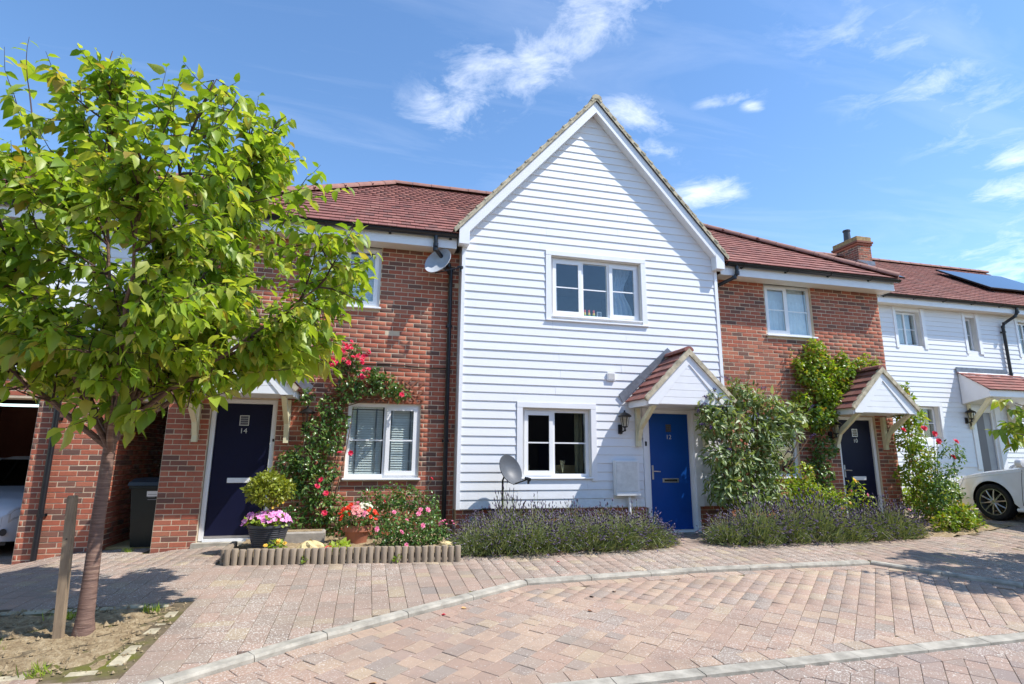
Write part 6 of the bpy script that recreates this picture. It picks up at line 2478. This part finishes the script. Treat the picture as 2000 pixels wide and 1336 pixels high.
ordn = ['first', 'second', 'third', 'fourth', 'fifth', 'sixth', 'seventh', 'eighth']
row = [(.06, -1.20, .80, .62), (.44, -1.18, 1.0, .92), (.84, -1.20, 1.05, .94), (1.26, -1.16, 1.0, .84), (1.70, -1.16, 1.0, .84), (2.14, -1.12, 1.0, .86), (2.58, -1.06, .92, .76), (2.90, -1.0, .68, .58)]
for i, (x, y, s, sz) in enumerate(row):
    lavender(x, y, s, sz, 'lavender bush, %s from the left in the front row before the white house' % ordn[i], 'lavender before the white house', i)
for i, (x, y, s, sz) in enumerate([(.25, -.50, .7, .8), (.72, -.48, .85, 1.08), (1.20, -.52, .8, .86), (1.75, -.50, .8, .84), (2.3, -.50, .8, .82), (2.75, -.5, .7, .7)]):
    lavender(x, y, s, sz, 'lavender bush, %s from the left in the back row against the white house' % ordn[i], 'lavender before the white house', i + 4)
row = [(3.98, -1.12, .92, .78), (4.44, -1.16, 1.05, 1.0), (4.98, -1.16, 1.05, .98), (5.50, -1.16, 1.05, 1.06), (6.02, -1.14, 1.0, .95), (6.50, -1.12, 1.0, .95), (7.00, -1.10, .96, .92), (7.42, -1.06, .8, .74)]
for i, (x, y, s, sz) in enumerate(row):
    lavender(x, y, s, sz, 'lavender bush, %s from the left in the row right of the blue door' % ordn[i], 'lavender right of the blue door', i + 1)

# ------------------------------------------------------------------ buddleia and the creepers on house 10
bd = thing('buddleia', 'tall arching buddleia with purple and spent panicles right of the blue door', 'buddleia', (4.75, -.55, .02))
bdb = [(4.43, -.60, 2.10, .26), (4.92, -.55, 2.28, .26), (5.35, -.55, 2.10, .30), (4.15, -.65, 1.80, .24), (4.58, -.60, 1.70, .34), (5.12, -.60, 1.70, .36), (5.62, -.60, 1.80, .30), (4.24, -.62, 1.30, .24), (4.63, -.60, 1.15, .36), (5.20, -.55, 1.25, .34),
       (4.30, -.60, .80, .28), (4.75, -.60, .65, .36), (4.20, -.62, 2.25, .16), (4.02, -.66, 2.0, .17), (5.85, -.55, 2.0, .22), (4.7, -.55, 2.45, .14), (5.2, -.6, .75, .3)]
leaves_at(bd, bdb, 4300, .125, M['budd_leaf'], (LEAF[0] * np.array([1, .68, 1]), LEAF[1]), .45, ymax=.2, shell=.15)
tips = [(4.36, -.65, 2.62), (4.96, -.6, 2.70), (3.90, -.75, 2.08), (5.5, -.6, 2.45), (6.15, -.6, 2.12), (4.6, -.6, 2.4), (5.0, -.7, 2.0), (5.8, -.7, 1.7), (4.1, -.7, 1.5), (5.3, -.6, 2.5), (6.05, -.65, 1.62), (4.3, -.7, 2.1)]
stems(bd, (4.78, -.5, .02), tips, .013, M['brownstem'], bend=.10)


def panicle(parent, p, d, ln, mat):
    n = 70
    u = rng.random(n)
    d = Vector(d).normalized()
    a = rng.uniform(0, 6.28, n)
    s1 = d.cross(Vector((0, 0, 1))).normalized()
    s2 = d.cross(s1)
    P = np.array([Vector(p) + d * (ln * u[i]) + (s1 * math.cos(a[i]) + s2 * math.sin(a[i])) * (.020 * (1 - .75 * u[i])) + Vector((0, 0, -.10 * ln * u[i] ** 2 * 3)) for i in range(n)])
    V, T = scatter(P, rng.normal(size=(n, 3)), rng.normal(size=(n, 3)), rng.uniform(.012, .022, n), *SLEAF)
    o = bpy.data.objects.new('panicle', tri_mesh('panicle', V, T, mat, wloc(parent)))
    link(o, parent)


for i, tp_ in enumerate(tips):
    panicle(bd, tp_, (rng.normal(0, .6), -.5, .4 if i % 3 else -.1), .17, M['budd_flower' if i % 2 == 0 else 'budd_spent'])
for i in range(44):
    b = bdb[rng.integers(len(bdb))]
    o = unit(rng.normal(size=3))
    o[1] = -abs(o[1])
    p = np.array(b[:3]) + o * b[3] * 1.02
    if p[2] > 1.0:
        panicle(bd, p, (o[0] + rng.normal(0, .4), o[1], .3 + rng.normal(0, .4)), rng.uniform(.10, .19), M['budd_spent' if rng.random() < .55 else 'budd_flower'])

ck = thing('wall_creeper', 'yellow-green creeper climbing the brick wall of house 10 up to the window', 'creeper', (7.0, .15, .02))
ckb = [(7.06, .14, 3.38, .20), (6.98, .14, 3.1, .24), (6.80, .14, 2.85, .20), (7.08, .13, 2.65, .28), (7.45, .13, 2.85, .24), (7.75, .13, 3.0, .20), (8.10, .13, 3.05, .18), (8.50, .14, 3.12, .12), (7.29, .13, 2.42, .24), (7.70, .14, 2.62, .18), (6.66, .14, 2.35, .18), (7.72, .16, 3.26, .10), (6.70, .15, 3.08, .12), (6.95, .12, 2.02, .26), (7.2, .13, 2.1, .2),
       (7.02, .13, 1.45, .24), (6.88, .12, 1.0, .26), (6.9, .1, .5, .3), (7.3, .15, 3.05, .18), (8.3, .15, 3.28, .08), (7.30, .14, 3.25, .1)]
leaves_at(ck, ckb[:15] + ckb[18:], 5000, .072, M['creeper_leaf'], LEAF, .3, ymax=.262, shell=.3)
leaves_at(ck, ckb[13:18], 1700, .075, M['rose_leaf'], LEAF, .3, ymax=.262, name='lower_foliage')
stems(ck, (6.95, .2, .02), [(6.95, .22, 1.8), (7.1, .22, 2.6), (7.0, .22, 3.3), (6.8, .22, 2.3)], .012, M['brownstem'], bend=.05)
stems(ck, (7.1, .23, 2.5), [(8.5, .24, 3.15), (7.75, .24, 3.3), (7.9, .23, 2.8), (7.45, .24, 3.1)], .007, M['brownstem'], bend=.05)
for i, (x, z) in enumerate([(6.6, 3.32), (7.82, 3.42), (8.62, 3.30), (6.5, 2.5), (6.42, 2.1)]):
    P = np.array([(x + rng.normal(0, .02), .2, z - .25 + .02 * j) for j in range(16)])
    foliage('trailing_shoot', P, rng.normal(size=(16, 3)) + np.array([0, -.4, -.2]), rng.normal(size=(16, 3)) * .4 + np.array([0, -.5, 1]), np.full(16, .05), LEAF, M['creeper_leaf'], ck)

c2 = thing('wall_creeper', 'leafy climber at the right corner of house 10 beside the porch', 'creeper', (8.9, .0, .02))
leaves_at(c2, [(8.98, -.05, 2.40, .16), (8.85, -.05, 2.1, .2), (9.12, -.05, 2.05, .22), (8.92, -.05, 1.65, .26), (9.08, -.08, 1.30, .26), (8.85, -.05, .95, .26), (9.25, -.08, .90, .26), (9.35, -.1, .45, .30), (8.90, -.1, .45, .28), (9.02, 0, 2.66, .10)], 3200, .075, M['creeper_leaf'], LEAF, .3, shell=.3)
stems(c2, (8.95, .0, .02), [(9.0, 0, 2.5), (8.9, 0, 1.6), (9.2, -.05, 1.2)], .011, M['brownstem'], bend=.06)
rr = thing('rose_bush', 'tall red rose with big blooms in front of the far white house', 'rose bush', (9.0, -.45, .03))
rtips = [(8.98, -.32, 1.84), (9.21, -.32, 1.74), (9.29, -.32, 1.60), (9.72, -.32, 1.60), (9.57, -.34, 1.30), (8.49, -.30, 1.80)]
stems(rr, (9.0, -.45, .02), rtips, .010, M['stem'], bend=.12)
for p in rtips:
    flower(rr, p, fdir(), .072, ROSE, M['red'])
    flower(rr, (p[0] + .01, p[1] - .015, p[2] + .01), fdir(), .055, ROSE, M['red'])
leaves_at(rr, [(9.3, -.35, 1.45, .16), (9.6, -.35, 1.42, .16), (9.75, -.35, 1.30, .10), (9.2, -.4, 1.0, .2), (9.0, -.4, .7, .25), (9.3, -.4, .6, .25), (8.9, -.4, .35, .25), (9.5, -.38, 1.1, .12)], 900, .062, M['rose_leaf'], LEAF, .3)
yr = thing('rose_bush', 'thin rose with one yellow and one pink bloom before the navy door', 'rose bush', (6.7, -.8, .03))
for p, mt, r_ in [((6.64, -.9, .90), 'yellow', .062), ((6.88, -.9, .66), 'rosepink', .045), ((6.50, -.9, .54), 'yellow', .035), ((6.55, -.9, .74), 'rosepink', .035), ((7.6, -1.0, .42), 'salmon', .04)]:
    stems(yr, (6.75, -.75, .02), [p], .006, M['stem'], bend=.06)
    flower(yr, p, fdir(), r_, ROSE, M[mt])
leaves_at(yr, [(6.68, -.85, .78, .14), (6.5, -.85, .6, .16), (6.85, -.85, .55, .14)], 260, .055, M['creeper_leaf'], LEAF, .2)
ms = thing('leafy_shrub', 'fresh green leafy shrub between the buddleia and the navy door', 'shrub', (6.0, -.45, .02))
leaves_at(ms, [(5.60, -.45, .72, .28), (5.95, -.48, .66, .30), (6.30, -.48, .58, .28), (6.62, -.45, .50, .24), (6.05, -.4, 1.0, .22), (5.8, -.45, .4, .3), (6.3, -.45, .3, .3)], 2100, .062, M['creeper_leaf'], LEAF, .25)
stems(ms, (6.0, -.45, .02), [(5.7, -.45, .8), (6.0, -.45, 1.0), (6.4, -.45, .6)], .009)
ls = thing('leafy_shrub', 'low pale green shrub at the edge of the drive by the white car', 'shrub', (8.75, -.95, .04))
leaves_at(ls, [(8.45, -.92, .16, .20), (8.72, -.95, .20, .24), (8.98, -.95, .16, .20), (8.8, -.9, .34, .16), (9.05, -.9, .38, .12)], 1300, .066, M['creeper_leaf'], LEAF, .2)
stems(ls, (8.7, -.9, .03), [(8.5, -.9, .3), (8.8, -.9, .4), (9.05, -.9, .42)], .008)
hg = thing('clipped_hedge', 'bright green hedge in front of the far white house behind the car', 'hedge', (11.5, 1.6, .3))
leaves_at(hg, [(x, 1.55 + .1 * math.sin(x * 3), .30 + .085 * (x - 10), .42, .36) for x in np.arange(10.0, 14.0, .38)], 4200, .075, M['hedge_leaf'], LEAF, .0, shell=.55)
stems(hg, (11.5, 1.6, .3), [(10.6, 1.6, .6), (11.3, 1.6, .8), (12.2, 1.6, .8), (13, 1.6, .9)], .015)
fr = thing('fern', 'spiky yellow-green frond plant beside the grey door at the right edge', 'plant', (14.75, 1.75, .75))
for k in range(14):
    a = rng.uniform(0, 6.28)
    d = Vector((math.cos(a), math.sin(a) * .6, .7 + rng.random() * .5)).normalized()
    pts = [Vector((14.75, 1.75, .72)) + d * (.75 * u) + Vector((0, 0, -.35 * u * u)) for u in np.linspace(0, 1, 9)]
    part('midrib', MB().tube(pts, .006, 5), M['stem'], fr)
    P, D = [], []
    for i in range(26):
        u = .12 + .88 * i / 26
        j = min(7, int(u * 8))
        q = pts[j].lerp(pts[j + 1], u * 8 - j)
        tn = (pts[j + 1] - pts[j]).normalized()
        sd = tn.cross(Vector((0, 0, 1))).normalized()
        for sg in (-1, 1):
            P.append(q)
            D.append(sd * sg + tn * .6)
    foliage('frond', np.array(P), np.array(D), np.tile([0, 0, 1.], (len(P), 1)), np.full(len(P), .15), BLADE, M['frond'], fr, None)

# a few fallen leaves and petals
fl_me = tri_mesh('fallen_leaf', LEAF[0], LEAF[1], plain('dry_leaf', (.17, .07, .03), .8))
fl_m2 = tri_mesh('fallen_leaf', LEAF[0], LEAF[1], plain('tan_leaf', (.55, .30, .12), .8))
for i, (x, y, a, mt, lb) in enumerate([(.733, -3.577, .4, 0, 'curled brown leaf on the bay, farthest from the kerb of three'), (.961, -3.177, 2.0, 0, 'curled brown leaf on the bay, middle of the three'), (1.248, -3.045, 1.2, 0, 'small brown leaf on the bay, nearest the kerb of three'), (-1.229, -4.698, 2.7, 1, 'tan fallen leaf on the bay at the bottom edge of the view'), (-.432, -3.28, .3, 1, 'pale tan leaf lying against the kerb')]):
    o = bpy.data.objects.new('fallen_leaf', (fl_me, fl_m2)[mt])
    COL.objects.link(o)
    o.location = (x, y, gz(x, y) - .028)
    o.rotation_euler = (.25, .1, a)
    o.scale = (.075,) * 3
    o['label'] = lb
    o['category'] = 'leaf'
    o['group'] = 'fallen leaves'
pt_me = tri_mesh('petal', SLEAF[0], SLEAF[1], M['cerise'])
for x, y, z, lb in [(-.64, -3.42, gz(-.64, -3.42) - .03, 'pink petal lying on the bay beside the kerb'), (1.009, -1.847, gz(1, -1.847) + .006, 'pink petal lying on the pavement before the lavender')]:
    o = bpy.data.objects.new('petal', pt_me)
    COL.objects.link(o)
    o.location = (x, y, z)
    o.scale = (.05,) * 3
    o['label'] = lb
    o['category'] = 'petal'

# tufts of grass and weeds in the tree pit
for i, (x, y, lb) in enumerate([(-3.78, -3.05, 'grass tuft at the back of the tree pit behind the stake'), (-3.15, -2.98, 'grass tuft at the back right corner of the tree pit'), (-3.95, -3.7, 'grass tuft at the left of the tree pit near the stake'), (-3.42, -4.19, 'grass tuft against the front setts of the tree pit'), (-4.55, .45, 'green weed at the foot of the carport pier')]):
    wd = thing('weed', lb, 'weed', (x, y, gz(x, y)))
    n = 46
    P = np.stack([x + rng.normal(0, .045, n), y + rng.normal(0, .035, n), np.full(n, gz(x, y) - .005)], 1)
    D = np.stack([rng.normal(0, .45, n), rng.normal(0, .45, n), np.full(n, 1.0)], 1)
    foliage('blades', P, D, rng.normal(size=(n, 3)), rng.uniform(.04, .10, n), BLADE, M['hedge_leaf'], wd)
